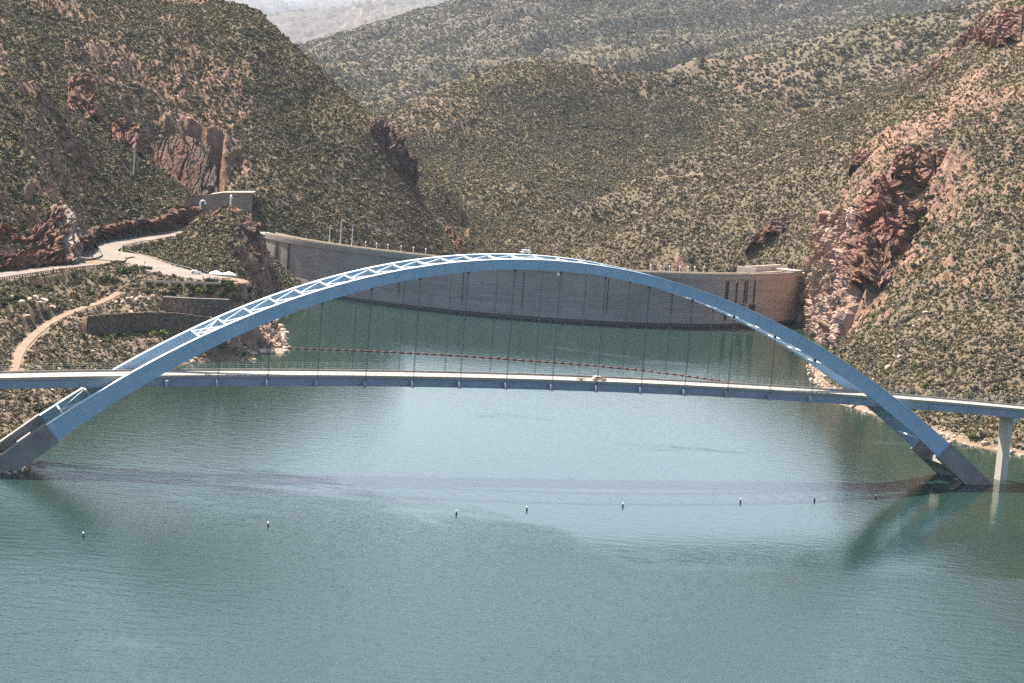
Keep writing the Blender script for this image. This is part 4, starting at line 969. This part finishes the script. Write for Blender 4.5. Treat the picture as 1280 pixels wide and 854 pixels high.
bm = bmesh.new(); bmesh.ops.create_cone(bm, cap_ends=True, segments=14, radius1=0.42, radius2=0.3, depth=1.2, matrix=Matrix.Translation((0, 0, 0.7))); new_obj('drum', bm, M_ORANGE, r)
bm = bmesh.new(); bmesh.ops.create_cone(bm, cap_ends=True, segments=14, radius1=0.5, radius2=0.48, depth=0.12, matrix=Matrix.Translation((0, 0, 0.06))); new_obj('base', bm, M_DARK, r)
for z in (0.6, 1.0):
    bm = bmesh.new(); bmesh.ops.create_cone(bm, cap_ends=False, segments=14, radius1=0.41, radius2=0.38, depth=0.16, matrix=Matrix.Translation((0, 0, z))); new_obj('band', bm, M_YELLOW, r)

def offset_line(P, off):
    out = []
    for k, p in enumerate(P):
        a, b_ = P[max(k - 1, 0)], P[min(k + 1, len(P) - 1)]; t = np.array((b_[0] - a[0], b_[1] - a[1])); t /= np.linalg.norm(t) + 1e-9
        out.append(np.array((p[0] + t[1] * off, p[1] - t[0] * off, p[2])))
    return out
# guardrail on the lake side of the road
gl = [np.array(p) for p in smooth_line([PZ(-120, 371, 31), PZ(-40, 356.5, 31), PZ(0, 349.5, 31), PZ(60, 340.5, 31.1), PZ(110, 334.5, 31.1), PZ(162, 330.8, 31)], 2.4)]
r = empty('guardrail', Vector(gl[0]), 0, 'long pale guardrail on dark posts along the lake side of the lower road', 'guardrail')
o0 = Vector(gl[0]); bm = bmesh.new()
sweep(bm, [[Vector(p) - o0 + Vector((0, y, z)) for y, z in ((-0.09, 0.5), (0.09, 0.5), (0.09, 0.92), (-0.09, 0.92))] for p in gl]); new_obj('rail', bm, M_CREAM, r)
for p in gl[:98]:
    bm = bmesh.new(); box(bm, Vector(p) - o0 + Vector((0, -0.16, 0.35)), (0.4, 0.25, 1.2)); new_obj('post', bm, M_WOOD, r)
# low stone parapet along the inner side of the bend and the parking area
def low_wall(name, P, h, w, mat, label, cat, gap=0):
    r = empty(name, Vector(P[0]), 0, label, cat); o0 = Vector(P[0]); bm = bmesh.new()
    if gap:
        for k in range(0, len(P) - 1, gap):
            seg = P[k:k + gap]
            if len(seg) < 2: continue
            sweep(bm, [[Vector(p) - o0 + Vector((0, y, z)) for y, z in ((-w / 2, -0.6), (w / 2, -0.6), (w / 2, h), (-w / 2, h))] for p in seg])
    else: sweep(bm, [[Vector(p) - o0 + Vector((0, y, z)) for y, z in ((-w / 2, -0.6), (w / 2, -0.6), (w / 2, h), (-w / 2, h))] for p in P])
    new_obj('masonry', bm, mat, r)
    bm = bmesh.new(); sweep(bm, [[Vector(p) - o0 + Vector((0, y, z)) for y, z in ((-w / 2 - .06, h + .003), (w / 2 + .06, h + .003), (w / 2 + .06, h + .18), (-w / 2 - .06, h + .18))] for p in P]); new_obj('coping', bm, M_BARRIER, r)
low_wall('stone_parapet', smooth_line([PZ(140, 306.5, 33.2), PZ(144, 310, 32.6), PZ(154, 313.5, 31.8), PZ(182, 321.5, 31.1), PZ(212, 331, 30.8), PZ(240, 338, 30.6)], 2.0), 0.75, 0.5, M_STONE, 'low stone parapet with gaps curving along the hill side of the parking road', 'wall', 3)
low_wall('stone_parapet', smooth_line([PZ(-30, 341.5, 31.3), PZ(30, 334, 31.5), PZ(80, 328.5, 31.7), PZ(112, 325.5, 31.9), PZ(127, 321, 32.2), PZ(124, 312, 33), PZ(116, 305, 33.8)], 2.0), 0.7, 0.6, M_STONE, 'low dark stone kerb wall along the foot of the cliff round the gravel corner', 'wall')
low_wall('lot_kerb', smooth_line([PZ(178, 350.5, 30.4), PZ(210, 352, 30.4), PZ(240, 353, 30.4), PZ(276, 354, 30.4)], 2.0), 0.12, 0.3, M_CREAM, 'cream concrete kerb along the lake edge of the parking area', 'kerb')
def big_wall(name, top, drop, w, mat, label, holes=(), cope=True):
    r = empty(name, Vector(top[0]), 0, label, 'wall'); o0 = Vector(top[0])
    bm = bmesh.new(); sweep(bm, [[Vector(p) - o0 + Vector((0, y, z)) for y, z in ((-w / 2 - 0.5, -drop), (w / 2, -drop), (w / 2, 0), (-w / 2, 0))] for p in top]); new_obj('masonry', bm, mat, r)
    bm = bmesh.new()
    if not cope:
        rq = random.Random(3)
        for p in top: box(bm, Vector(p) - o0 + Vector((0, rq.uniform(-.1, .1), 0.2)), (rq.uniform(2.6, 3.8), 0.9, rq.uniform(.3, .9)), rq.uniform(-.2, .2))
    else: sweep(bm, [[Vector(p) - o0 + Vector((0, y, z)) for y, z in ((-w / 2 - .12, .003), (w / 2 + .1, .003), (w / 2 + .1, .28), (-w / 2 - .12, .28))] for p in top])
    new_obj('coping', bm, M_BARRIER if cope else M_STONE, r)
    for k, dz in holes:
        p = top[k]; bm = bmesh.new(); box(bm, Vector(p) - o0 + Vector((0, -w / 2 - 0.5 * dz / drop - 0.06, -dz)), (0.45, 0.3, 0.55)); new_obj('weep_hole', bm, M_CREAM, r)
wt = WALL_UP
big_wall('retaining_wall', wt, 7.5, 1.0, M_STONE, 'upper dark stone retaining wall with pale weep holes below the parking area', [(3, 2.6), (5, 2.4), (10, 3.0), (17, 2.6), (20, 3.0), (23, 2.8)])
wt = WALL_LO
big_wall('retaining_wall', wt, 14.0, 1.0, M_STONE, 'lower long dark stone retaining wall under the cream ledge above the water', cope=False)
# concrete wall below the rock cut
wt = [PD(232, 243.5, 1318), PD(262, 243, 1320), PD(280, 240.5, 1322), PD(316, 240.5, 1330)]
r = empty('concrete_wall', Vector(wt[0]), 0, 'plain grey-brown concrete wall with a cream top below the dark rock cut', 'wall'); o0 = Vector(wt[0])
bm = bmesh.new(); sweep(bm, [[Vector(p) - o0 + Vector((0, y, z)) for y, z in ((-0.6, -16), (0.6, -16), (0.6, 0), (-0.6, 0))] for p in wt]); new_obj('panel', bm, M_BROWNC, r)
bm = bmesh.new(); sweep(bm, [[Vector(p) - o0 + Vector((0, y, z)) for y, z in ((0.603, -0.6), (16, -0.6), (16, -0.02), (0.603, -0.02))] for p in wt[1:]]); new_obj('terrace', bm, M_CREAM, r)
# white bent pipes in front of it
for k, (px, py, d, lb) in enumerate(((250, 262, 1300, 'white bent vent pipe in the road gap left of the knoll'), (288, 256, 1300, 'white bent vent pipe rising behind the knoll top'))):
    p = PD(px, py, d); r = empty('vent_pipe', p, R(90 * k), lb, 'pipe', 'white bent pipes by the concrete wall')
    bm = bmesh.new(); rod(bm, (0, 0, -3), (0, 0, 4), 0.5, 0.5, 10)
    prev = None
    for j in range(9):
        an = math.pi * j / 8; c = Vector((1.5 - 1.5 * math.cos(an), 0, 4 + 1.5 * math.sin(an)))
        if prev: rod(bm, prev, c, 0.5, 0.5, 10)
        prev = c
    new_obj('pipe', bm, M_WHITE, r)
    bm = bmesh.new(); bmesh.ops.create_cone(bm, cap_ends=True, segments=12, radius1=0.75, radius2=0.6, depth=0.5, matrix=Matrix.Translation((3.0, 0, 3.8))); new_obj('cowl', bm, M_WHITE, r)
# fence across the road gap
p0, p1 = PD(247, 276, 1262), PD(266, 278, 1262); r = empty('road_gate', Vector(p0), 0, 'pale railing gate across the road in front of the concrete wall', 'gate')
d = Vector(p1) - Vector(p0); bm = bmesh.new()
for z in (0.5, 1.0, 1.5): beam(bm, (0, 0, z), (d.x, d.y, d.z + z), 0.1, 0.12)
new_obj('rail', bm, M_GALV, r)
for f in (0, 0.33, 0.66, 1):
    bm = bmesh.new(); rod(bm, d * f + Vector((0, 0, -0.6)), d * f + Vector((0, 0, 1.8)), 0.14); new_obj('post', bm, M_WHITE, r)

# ------------------------------------------------------------------ things on the water
bl = smooth_line([PZ(356, 435.5, 0), PZ(450, 439, 0), PZ(560, 444.5, 0), PZ(654, 451, 0), PZ(740, 457.5, 0), PZ(840, 468, 0), PZ(967, 487, 0)], 0.6)
Ls = np.concatenate([[0], np.cumsum([np.linalg.norm(b_ - a) for a, b_ in zip(bl, bl[1:])])]); NF = 62
r = empty('floating_boom', Vector(bl[0]), 0, 'long string of dark red floats stretched across the lake behind the bridge', 'boom'); o0 = Vector(bl[0])
at = lambda s: Vector([np.interp(s, Ls, [p[k] for p in bl]) for k in range(3)])
bmc = bmesh.new()
for k in range(NF):
    s0 = Ls[-1] * k / NF; s1 = s0 + Ls[-1] / NF * 0.83
    bm = bmesh.new(); rod(bm, at(s0) - o0 + Vector((0, 0, 0.12)), at(s1) - o0 + Vector((0, 0, 0.12)), 0.42, 0.42, 8); new_obj('float', bm, M_RED, r, True)
    rod(bmc, at(s1) - o0 + Vector((0, 0, 0.1)), at(Ls[-1] * (k + 1) / NF) - o0 + Vector((0, 0, 0.1)), 0.07, n=5)
new_obj('cable', bmc, M_GALV, r)
def buoy():
    r = empty('buoy', (0, 0, 0), 0, '', 'buoy', 'white buoys in a line across the lake')
    bm = bmesh.new(); bmesh.ops.create_cone(bm, cap_ends=True, segments=12, radius1=0.34, radius2=0.26, depth=1.2, matrix=Matrix.Translation((0, 0, 0.5))); new_obj('body', bm, M_DARK, r, True)
    bm = bmesh.new(); bmesh.ops.create_uvsphere(bm, u_segments=12, v_segments=8, radius=0.42, matrix=Matrix.Translation((0, 0, 1.35))); new_obj('cap', bm, M_WHITE, r, True)
    bm = bmesh.new(); bmesh.ops.create_cone(bm, cap_ends=True, segments=14, radius1=0.55, radius2=0.5, depth=0.3, matrix=Matrix.Translation((0, 0, 0.08))); new_obj('collar', bm, M_DARK, r, True)
    return r
by = None
for px, py, lb in ((104, 671, 'white topped buoy floating nearest the lower left, below the left arch base'), (335, 658, 'white topped buoy second from the left on the lake'), (570.5, 643, 'white topped buoy at the left end of a darker water patch, third from the left'),
                   (658.5, 638, 'white topped buoy near the middle of the lake, fourth from the left'), (778.5, 633.5, 'white topped buoy right of the middle, fifth from the left'), (925.5, 628, 'white topped buoy third from the right on the lake'),
                   (1018, 626, 'white topped buoy left of the right arch base reflection, second from the right'), (1094.5, 623, 'white topped buoy nearest to the right arch base')):
    p = Vector(PZ(px, py, 0))
    if by is None: by = buoy(); by.location = p; by['label'] = lb; by.scale = (0.72, 0.72, 0.72)
    else: copy_thing(by, p, 0, lb, 0.72)
for px, py, L, rz, mat, lb in ((346.5, 397.5, 3.6, 0.1, M_WHITE, 'white float by the shore just behind the peninsula'), (365.5, 388.5, 3.0, 0.9, M_WHITE, 'white float beside red rocks below the arch, farther of two'), (350, 416, 1.6, 0, M_DARK, 'small dark float off the tip of the peninsula')):
    r = empty('dock_float', PZ(px, py, 0), rz, lb, 'float'); bm = bmesh.new(); box(bm, (0, 0, 0.25), (L, 1.3, 0.55)); bmesh.ops.bevel(bm, geom=bm.edges[:], offset=0.15, segments=2, affect='EDGES'); new_obj('hull', bm, mat, r)
    bm = bmesh.new(); box(bm, (0, 0, 0.57), (L * 0.8, 0.9, 0.08)); new_obj('deck', bm, mat, r)

# ------------------------------------------------------------------ boulders
def rock_mesh(seed, flat=0.7):
    rr = random.Random(seed); bm = bmesh.new(); bmesh.ops.create_icosphere(bm, subdivisions=3, radius=1.0)
    pl = []
    for k in range(11):
        v = Vector((rr.gauss(0, 1), rr.gauss(0, 1), rr.gauss(0, 0.8))).normalized(); pl.append((v, rr.uniform(0.5, 0.8)))
    for v in bm.verts:
        for nn, d in pl:
            e = v.co.dot(nn) - d
            if e > 0: v.co -= nn * e
        v.co *= 1 + 0.1 * mnoise.noise(v.co * 2.3 + Vector((seed, 0, 0)))
        v.co.z *= flat
    me = bpy.data.meshes.new('boulder'); bm.to_mesh(me); bm.free(); me.materials.append(M_BOULDER); return me
ROCKS = [rock_mesh(k, 0.6 + 0.1 * (k % 3)) for k in range(6)]
def boulders(pts, lab, grp, smin, smax, seed):
    rr = random.Random(seed)
    for k, p in enumerate(pts):
        o = bpy.data.objects.new('boulder', ROCKS[k % 6]); COL.objects.link(o)
        s = rr.uniform(smin, smax) ** 1.0; o.scale = (s * rr.uniform(.8, 1.3), s * rr.uniform(.8, 1.2), s); o.rotation_euler = (rr.uniform(-.2, .2), rr.uniform(-.2, .2), rr.uniform(0, 6.28))
        z = max(ground_z(p[0], p[1]), -0.3); o.location = (p[0], p[1], z + s * 0.15); tag(o, lab, 'boulder', grp)
def jitter_line(P, n, w, seed):
    rr = random.Random(seed); L = smooth_line(P, 1.0); return [(lambda q: (q[0] + rr.uniform(-w, w), q[1] + rr.uniform(-w, w)))(L[rr.randrange(len(L))]) for _ in range(n)]
boulders(jitter_line([PZ(240, 449, 0), PZ(275, 445, 0), PZ(310, 443, 0), PZ(350, 439, 0), PZ(352, 426, 0), PZ(345, 412, 0)], 70, 4.0, 1), 'cream boulder at the waterline of the rocky peninsula below the left arch', 'boulders on the peninsula shore', 0.7, 2.6, 11)
boulders(jitter_line([PZ(1016, 458, 0), PZ(1030, 485, 0), PZ(1060, 508, 0), PZ(1130, 530, 0), PZ(1205, 556, 0), PZ(1280, 571, 0)], 70, 4.0, 2), 'pale boulder along the right shore behind the right arch leg', 'boulders on the right shore', 0.5, 1.9, 12)
boulders(jitter_line([PZ(10, 590, 0), PZ(25, 585, 0), PZ(45, 566, 0)], 14, 2.5, 3), 'pale boulder beside the left arch base at the waterline', 'boulders by the left base', 0.6, 1.6, 13)
boulders(jitter_line([PD(0, 375, 880), PD(30, 385, 880), PD(60, 375, 905), PD(15, 390, 860)], 14, 4.0, 4), 'grey boulder on the near left bank below the guardrail', 'boulders on the left bank', 0.8, 2.4, 14)
boulders(jitter_line([PD(150, 378, 938), PD(185, 378, 942), PD(200, 372, 945)], 16, 2.5, 5), 'pale rock left of the upper stone retaining wall', 'rocks by the upper retaining wall', 0.6, 1.5, 15)
boulders([on_ground(px, py)[:2] for px, py in ((1100, 470), (1092, 476), (1110, 462), (1124, 448), (1150, 402), (1158, 392), (1142, 410), (1165, 380))], 'pale rock in a broken line down the right hillside', 'rocks on the right hillside', 0.9, 2.2, 16)
o = bpy.data.objects.new('boulder', ROCKS[1]); COL.objects.link(o); q = on_ground(1233, 556); o.location = (q[0], q[1], q[2] + 0.4); o.scale = (2.3, 1.9, 1.7); tag(o, 'largest cream boulder on the right shore, just left of the pier', 'boulder')

# ------------------------------------------------------------------ shrubs
def shrub_bm(seed, nl=90, leaf=0.3, lumps=6, tall=0.8):
    rr = random.Random(seed); bm = bmesh.new()
    cs = [(Vector((rr.uniform(-.55, .55), rr.uniform(-.55, .55), rr.uniform(.25, .75) * tall)), rr.uniform(.3, .55)) for _ in range(lumps)]
    for k in range(nl):
        c, q = cs[k % lumps]; v = Vector((rr.gauss(0, 1), rr.gauss(0, 1), rr.gauss(0.25, .8))).normalized()
        p = c + v * q * rr.uniform(.65, 1.05)
        if p.z < 0.02: p.z = 0.02 + rr.random() * .15
        nn = (v + Vector((rr.gauss(0, .5), rr.gauss(0, .5), rr.gauss(0, .5)))).normalized()
        t = nn.orthogonal().normalized(); t = (t * math.cos(k) + nn.cross(t) * math.sin(k)); b_ = nn.cross(t); s = leaf * rr.uniform(.6, 1.2)
        vs = [bm.verts.new(p + t * s * x + b_ * s * .7 * y) for x, y in ((-.5, -.35), (.5, -.5), (.55, .4), (-.4, .5))]
        bm.faces.new(vs)
    return bm
SCRUB = bpy.data.collections.new('scrub_kinds')
for k in range(6):
    bm = shrub_bm(100 + k, 64, 0.5, 4 + k % 3, 0.75 + 0.08 * k); me = bpy.data.meshes.new('scrub_bush'); bm.to_mesh(me); bm.free(); me.materials.append(M_SCRUB)
    SCRUB.objects.link(bpy.data.objects.new('scrub_bush', me))
TUFT = bpy.data.collections.new('tuft_kinds')
for k in range(6):
    bm = shrub_bm(150 + k, 26, 0.6, 3, 0.9); me = bpy.data.meshes.new('grass_tuft'); bm.to_mesh(me); bm.free(); me.materials.append(M_TUFT)
    TUFT.objects.link(bpy.data.objects.new('grass_tuft', me))
elev = (TZ - CAM_H) / np.hypot(TX, TY)
runmax = np.maximum.accumulate(elev, axis=0)
VIS = elev > runmax - 0.004
cellA = np.gradient(TY, axis=0) * np.gradient(TX, axis=1)
INANG = (np.abs(ANG) < R(17.0))[None, :]
def scatter(name, mask, density, smin, smax, seed, power=1.6, kinds=None):
    g = np.random.default_rng(seed)
    pr = np.maximum(density * cellA * mask * VIS * INANG, 0)
    cnt = g.poisson(pr); idx = np.repeat(np.arange(cnt.size), cnt.ravel())
    r_, c_ = np.unravel_index(idx, cnt.shape); ok = (r_ < cnt.shape[0] - 1) & (c_ < cnt.shape[1] - 1); r_, c_ = r_[ok], c_[ok]
    u, v = g.random(len(r_)), g.random(len(r_))
    def bl_(F): return (F[r_, c_] * (1 - v) + F[r_, c_ + 1] * v) * (1 - u) + (F[r_ + 1, c_] * (1 - v) + F[r_ + 1, c_ + 1] * v) * u
    co = np.stack([bl_(TX), bl_(TY), bl_(TZ) - 0.1], -1)
    sc = (smin + (smax - smin) * g.random(len(r_)) ** power) * np.where(g.random(len(r_)) < 0.07, 1.9, 1.0)
    me = bpy.data.meshes.new(name); me.vertices.add(len(co)); me.vertices.foreach_set('co', co.astype(np.float32).ravel())
    a = me.attributes.new('sc', 'FLOAT', 'POINT'); a.data.foreach_set('value', sc.astype(np.float32))
    a = me.attributes.new('rz', 'FLOAT', 'POINT'); a.data.foreach_set('value', (g.random(len(sc)) * 6.28).astype(np.float32))
    o = bpy.data.objects.new(name, me); COL.objects.link(o); structure(o, 'stuff')
    ng = bpy.data.node_groups.new(name, 'GeometryNodeTree'); ng.interface.new_socket('Geometry', in_out='INPUT', socket_type='NodeSocketGeometry'); ng.interface.new_socket('Geometry', in_out='OUTPUT', socket_type='NodeSocketGeometry')
    N = ng.nodes.new; gi = N('NodeGroupInput'); go = N('NodeGroupOutput'); ip = N('GeometryNodeInstanceOnPoints'); ci = N('GeometryNodeCollectionInfo')
    ci.inputs['Collection'].default_value = kinds or SCRUB; ci.inputs['Separate Children'].default_value = True; ci.inputs['Reset Children'].default_value = True
    s_ = N('GeometryNodeInputNamedAttribute'); s_.data_type = 'FLOAT'; s_.inputs['Name'].default_value = 'sc'
    z_ = N('GeometryNodeInputNamedAttribute'); z_.data_type = 'FLOAT'; z_.inputs['Name'].default_value = 'rz'
    cx = N('ShaderNodeCombineXYZ'); ip.inputs['Pick Instance'].default_value = True
    L = ng.links.new; L(gi.outputs[0], ip.inputs['Points']); L(ci.outputs[0], ip.inputs['Instance']); L(s_.outputs['Attribute'], ip.inputs['Scale'])
    L(z_.outputs['Attribute'], cx.inputs[2]); L(cx.outputs[0], ip.inputs['Rotation'])
    ri = N('FunctionNodeRandomValue'); ri.data_type = 'INT'; ri.inputs['Min'].default_value = 0; ri.inputs['Max'].default_value = 5
    for s in ri.outputs:
        if s.type == 'INT' and s.enabled: L(s, ip.inputs['Instance Index'])
    L(ip.outputs[0], go.inputs[0])
    o.modifiers.new('scatter', 'NODES').node_group = ng
    print(name, len(co))
land = np.maximum(sstep(0.8, 2.5, TZ), TY > 1330) * (BARE < 0.6) * (SLOPE < 2.6) * (1 - 0.6 * ROCKY)
land = land * (1 - ((TX > -200) & (TX < 230) & (TY > 1185) & (TY < 1312) & (np.abs(np.hypot(TX - DC[0], TY - DC[1]) - DR + 9) < 12)))
patch = 0.7 + 0.5 * sstep(0.34, 0.64, fbm(TX / 38, TY / 38, 141, 4))
def blur(A, k):
    for ax in (0, 1):
        P = np.pad(A, [(k, k) if i == ax else (0, 0) for i in (0, 1)], mode='edge'); C = np.cumsum(P, axis=ax)
        z_ = np.zeros_like(np.take(C, [0], ax)); C = np.concatenate([z_, C], ax); n_w = 2 * k + 1
        A = (np.take(C, np.arange(n_w, C.shape[ax]), ax) - np.take(C, np.arange(0, C.shape[ax] - n_w), ax)) / n_w
    return A
hollow = blur(TZ, 11) - TZ; hollow = hollow / (blur(np.abs(hollow), 40) + 0.3)
patch = patch * np.clip(1 + 0.25 * hollow, 0.5, 1.6) * (0.8 + 0.4 * sstep(0.35, 0.65, fbm(TX / 130, TY / 130, 191, 3)))
_bz = blur(TZ, 5); _gx = np.gradient(_bz, axis=1) / np.gradient(TX, axis=1); _gy = np.gradient(_bz, axis=0) / np.gradient(TY, axis=0)
sunny = (-_gx * SDIR.x - _gy * SDIR.y + SDIR.z) / np.sqrt(1 + _gx ** 2 + _gy ** 2)
patch = patch * (1.45 - 0.75 * sstep(0.45, 0.95, sunny))
leftside = (TX < 0) & (TY < 1900)
bank = (TX < -90) & (TY < 1010) & (TZ < 32)
scatter('left_scrub', land * patch * (leftside & ~bank), 0.42, 0.45, 1.35, 1)
scatter('right_scrub', land * patch * ((TX >= 0) & (TY < 1750)), 0.32, 0.4, 1.3, 2, 2.0)
scatter('bank_scrub', land * patch * bank, 0.14, 0.4, 1.3, 3)
far = ((TX >= 0) & (TY >= 1750)) | ((TX < 0) & (TY >= 1900))
scatter('far_scrub', land * patch * far * (TY < 2600), 0.24, 0.6, 1.6, 4)
scatter('distant_scrub', land * patch * (TY >= 2600) * (TY < 6300), 0.04, 1.4, 3.4, 5)
scatter('near_tufts', land * np.clip(1.5 - 0.6 * patch, 0.3, 2) * (TY < 1750), 0.34, 0.4, 1.0, 6, 1.4, TUFT)
scatter('far_tufts', land * np.clip(1.5 - 0.6 * patch, 0.3, 2) * (TY >= 1750) * (TY < 2700), 0.07, 0.8, 1.7, 7, 1.4, TUFT)

RUB = bpy.data.collections.new('rubble_kinds')
for me in ROCKS: RUB.objects.link(bpy.data.objects.new('rubble_stone', me))
edge_ = np.maximum((1 - sstep(1.5, 4.0, TZ)) * sstep(-0.6, 0.2, TZ), 0.12 * ((TX < -90) & (TY < 1040)) * (TZ < 24)) * (TY < 1310) * (BARE < 2)
path_free = np.ones_like(TZ); 
for P_, hw_, bl_2 in FLAT:
    d_, z_ = polydist(TX[sel], TY[sel], P_); path_free[sel] *= (d_ > hw_ + 0.5)
scatter('shore_rubble', edge_ * path_free, 0.28, 0.25, 1.1, 8, 2.2, RUB)
def bush_thing(seed, mat, nl, leaf, tall, label, cat='shrub', group=None):
    r = empty('desert_shrub', (0, 0, 0), 0, label, cat, group)
    new_obj('foliage', shrub_bm(seed, nl, leaf, 9, tall), mat, r)
    rr = random.Random(seed); bm = bmesh.new()
    for k in range(5):
        e = Vector((rr.uniform(-.5, .5), rr.uniform(-.5, .5), rr.uniform(.4, .7) * tall)); rod(bm, (rr.uniform(-.05, .05), rr.uniform(-.05, .05), -0.1), e, 0.05, 0.015, 5)
    new_obj('stem', bm, M_BARK, r); return r
def bush_set(protos, pts, label, group, s0, s1, seed):
    rr = random.Random(seed)
    for k, p in enumerate(pts):
        pr_ = protos[k % len(protos)]; s = rr.uniform(s0, s1); loc = Vector((p[0], p[1], ground_z(p[0], p[1]) - 0.05))
        if not pr_.get('label'):
            pr_.location = loc; pr_.scale = (s, s, s); pr_['label'] = label; pr_['group'] = group
        else: copy_thing(pr_, loc, rr.uniform(0, 6.28), label, s, group)
GREEN = [bush_thing(200 + k, M_BUSH, 420, 0.2, 0.8 + 0.1 * k, '') for k in range(3)]
DRY = [bush_thing(220 + k, M_DRYBUSH, 380, 0.13, 0.9, '') for k in range(2)]
g1 = [on_ground(px, py)[:2] for px, py in ((135, 350), (142, 354), (128, 353), (133, 347), (160, 341), (168, 338), (172, 336), (178, 338), (183, 337), (165, 341), (152, 343), (187, 338))]
bush_set(GREEN, g1, 'bright green bush between the guardrail and the parking area', 'green bushes by the parking road', 1.8, 3.2, 1)
rr = random.Random(5)
g2 = [on_ground(rr.uniform(185, 290), rr.uniform(355, 370))[:2] for _ in range(30)]
bush_set(GREEN, g2, 'olive bush on the bank between the parking kerb and the upper retaining wall', 'bushes below the parking area', 1.2, 2.6, 2)
g3 = [on_ground(rr.uniform(0, 115), rr.uniform(352, 385))[:2] for _ in range(26)]
bush_set(GREEN, g3, 'olive bush on the near left bank below the guardrail', 'bushes below the guardrail', 1.0, 2.4, 3)
g4 = [on_ground(rr.uniform(0, 130), rr.uniform(425, 540))[:2] for _ in range(34)]
bush_set(GREEN + DRY, [p for p in g4 if ground_z(p[0], p[1]) > 1.2], 'bush on the near left bank between the dirt path and the water', 'bushes on the lowest left bank', 1.0, 2.6, 4)
g5 = [(p[0] + rr.uniform(-1, 1), p[1] - rr.uniform(1.2, 11)) for p in (wt0 for wt0 in list(WALL_LO[2:]) * 2)]
bush_set(GREEN + DRY[:1], [p for p in g5 if ground_z(p[0], p[1]) > 0.8], 'dark scrubby bush growing at the foot of the lower stone retaining wall', 'bushes at the foot of the lower wall', 1.8, 3.8, 5)
g8 = [on_ground(rr.uniform(262, 312), rr.uniform(352, 400))[:2] for _ in range(34)]
bush_set(GREEN + DRY, g8, 'bush on the steep bank below the canopy, right of the upper retaining wall', 'bushes on the steep bank below the canopy', 1.0, 2.4, 8)
g7 = [on_ground(rr.uniform(1112, 1172), rr.uniform(232, 345))[:2] for _ in range(70)]
bush_set(GREEN[:2], g7, 'dark bush on the steep slope just right of the red crag', 'bushes right of the red crag', 1.2, 2.6, 7)
g6 = [on_ground(rr.uniform(1085, 1280), rr.uniform(455, 555))[:2] for _ in range(46)]
bush_set(GREEN + DRY, [p for p in g6 if ground_z(p[0], p[1]) > 1.5], 'olive bush on the lower right hillside behind the right end of the bridge', 'bushes low on the right hillside', 1.2, 2.8, 6)

def saguaro():
    r = empty('saguaro_cactus', (0, 0, 0), 0, '', 'cactus', 'tall cacti on the right-hand ridges')
    bm = bmesh.new(); rod(bm, (0, 0, -0.3), (0, 0, 5.0), 0.26, 0.2, 8); bmesh.ops.create_uvsphere(bm, u_segments=8, v_segments=6, radius=0.2, matrix=Matrix.Translation((0, 0, 5.0))); new_obj('trunk', bm, M_BUSH, r)
    for s_, z0, h_ in ((1, 2.0, 1.6), (-1, 2.5, 1.2)):
        bm = bmesh.new(); rod(bm, (0, 0, z0), (s_ * 0.7, 0, z0 + 0.25), 0.15, 0.16, 7); rod(bm, (s_ * 0.7, 0, z0 + 0.2), (s_ * 0.72, 0, z0 + 0.25 + h_), 0.16, 0.13, 7); new_obj('arm', bm, M_BUSH, r)
    return r
sg = None; rr = random.Random(12)
for k in range(26):
    px = rr.uniform(1080, 1275); q = on_ground(px, 150 - (px - 1080) * 0.35 + rr.uniform(-25, 40), 1200, 2600); sc_ = rr.uniform(0.7, 1.4)
    loc = Vector((q[0], q[1], ground_z(q[0], q[1])))
    if sg is None: sg = saguaro(); sg.location = loc; sg['label'] = 'tall thin cactus standing among scrub on the upper right ridges'
    else: copy_thing(sg, loc, rr.uniform(0, 6), 'tall thin cactus standing among scrub on the upper right ridges', sc_)

# ------------------------------------------------------------------ the air
bm = bmesh.new(); zmin, zmax = min(float(TZ.min()), -45.0) - 1.0, max(float(TZ.max()), CAM_H) + 15
box(bm, (0, 27200, (zmin + zmax) / 2), (39600, 55400, zmax - zmin))
hz = new_obj('haze', bm); structure(hz, 'stuff')
m = bpy.data.materials.new('haze'); m.use_nodes = True; nt = m.node_tree; nt.nodes.clear()
out = nt.nodes.new('ShaderNodeOutputMaterial'); pv = nt.nodes.new('ShaderNodeVolumePrincipled')
pv.inputs['Color'].default_value = (0.70, 0.82, 1.0, 1); pv.inputs['Density'].default_value = 0.000016; pv.inputs['Anisotropy'].default_value = 0.1
nt.links.new(pv.outputs[0], out.inputs['Volume']); hz.data.materials.append(m)
print('terrain', TZ.min(), TZ.max(), 'dam R', DR, 'crest len', DLEN)
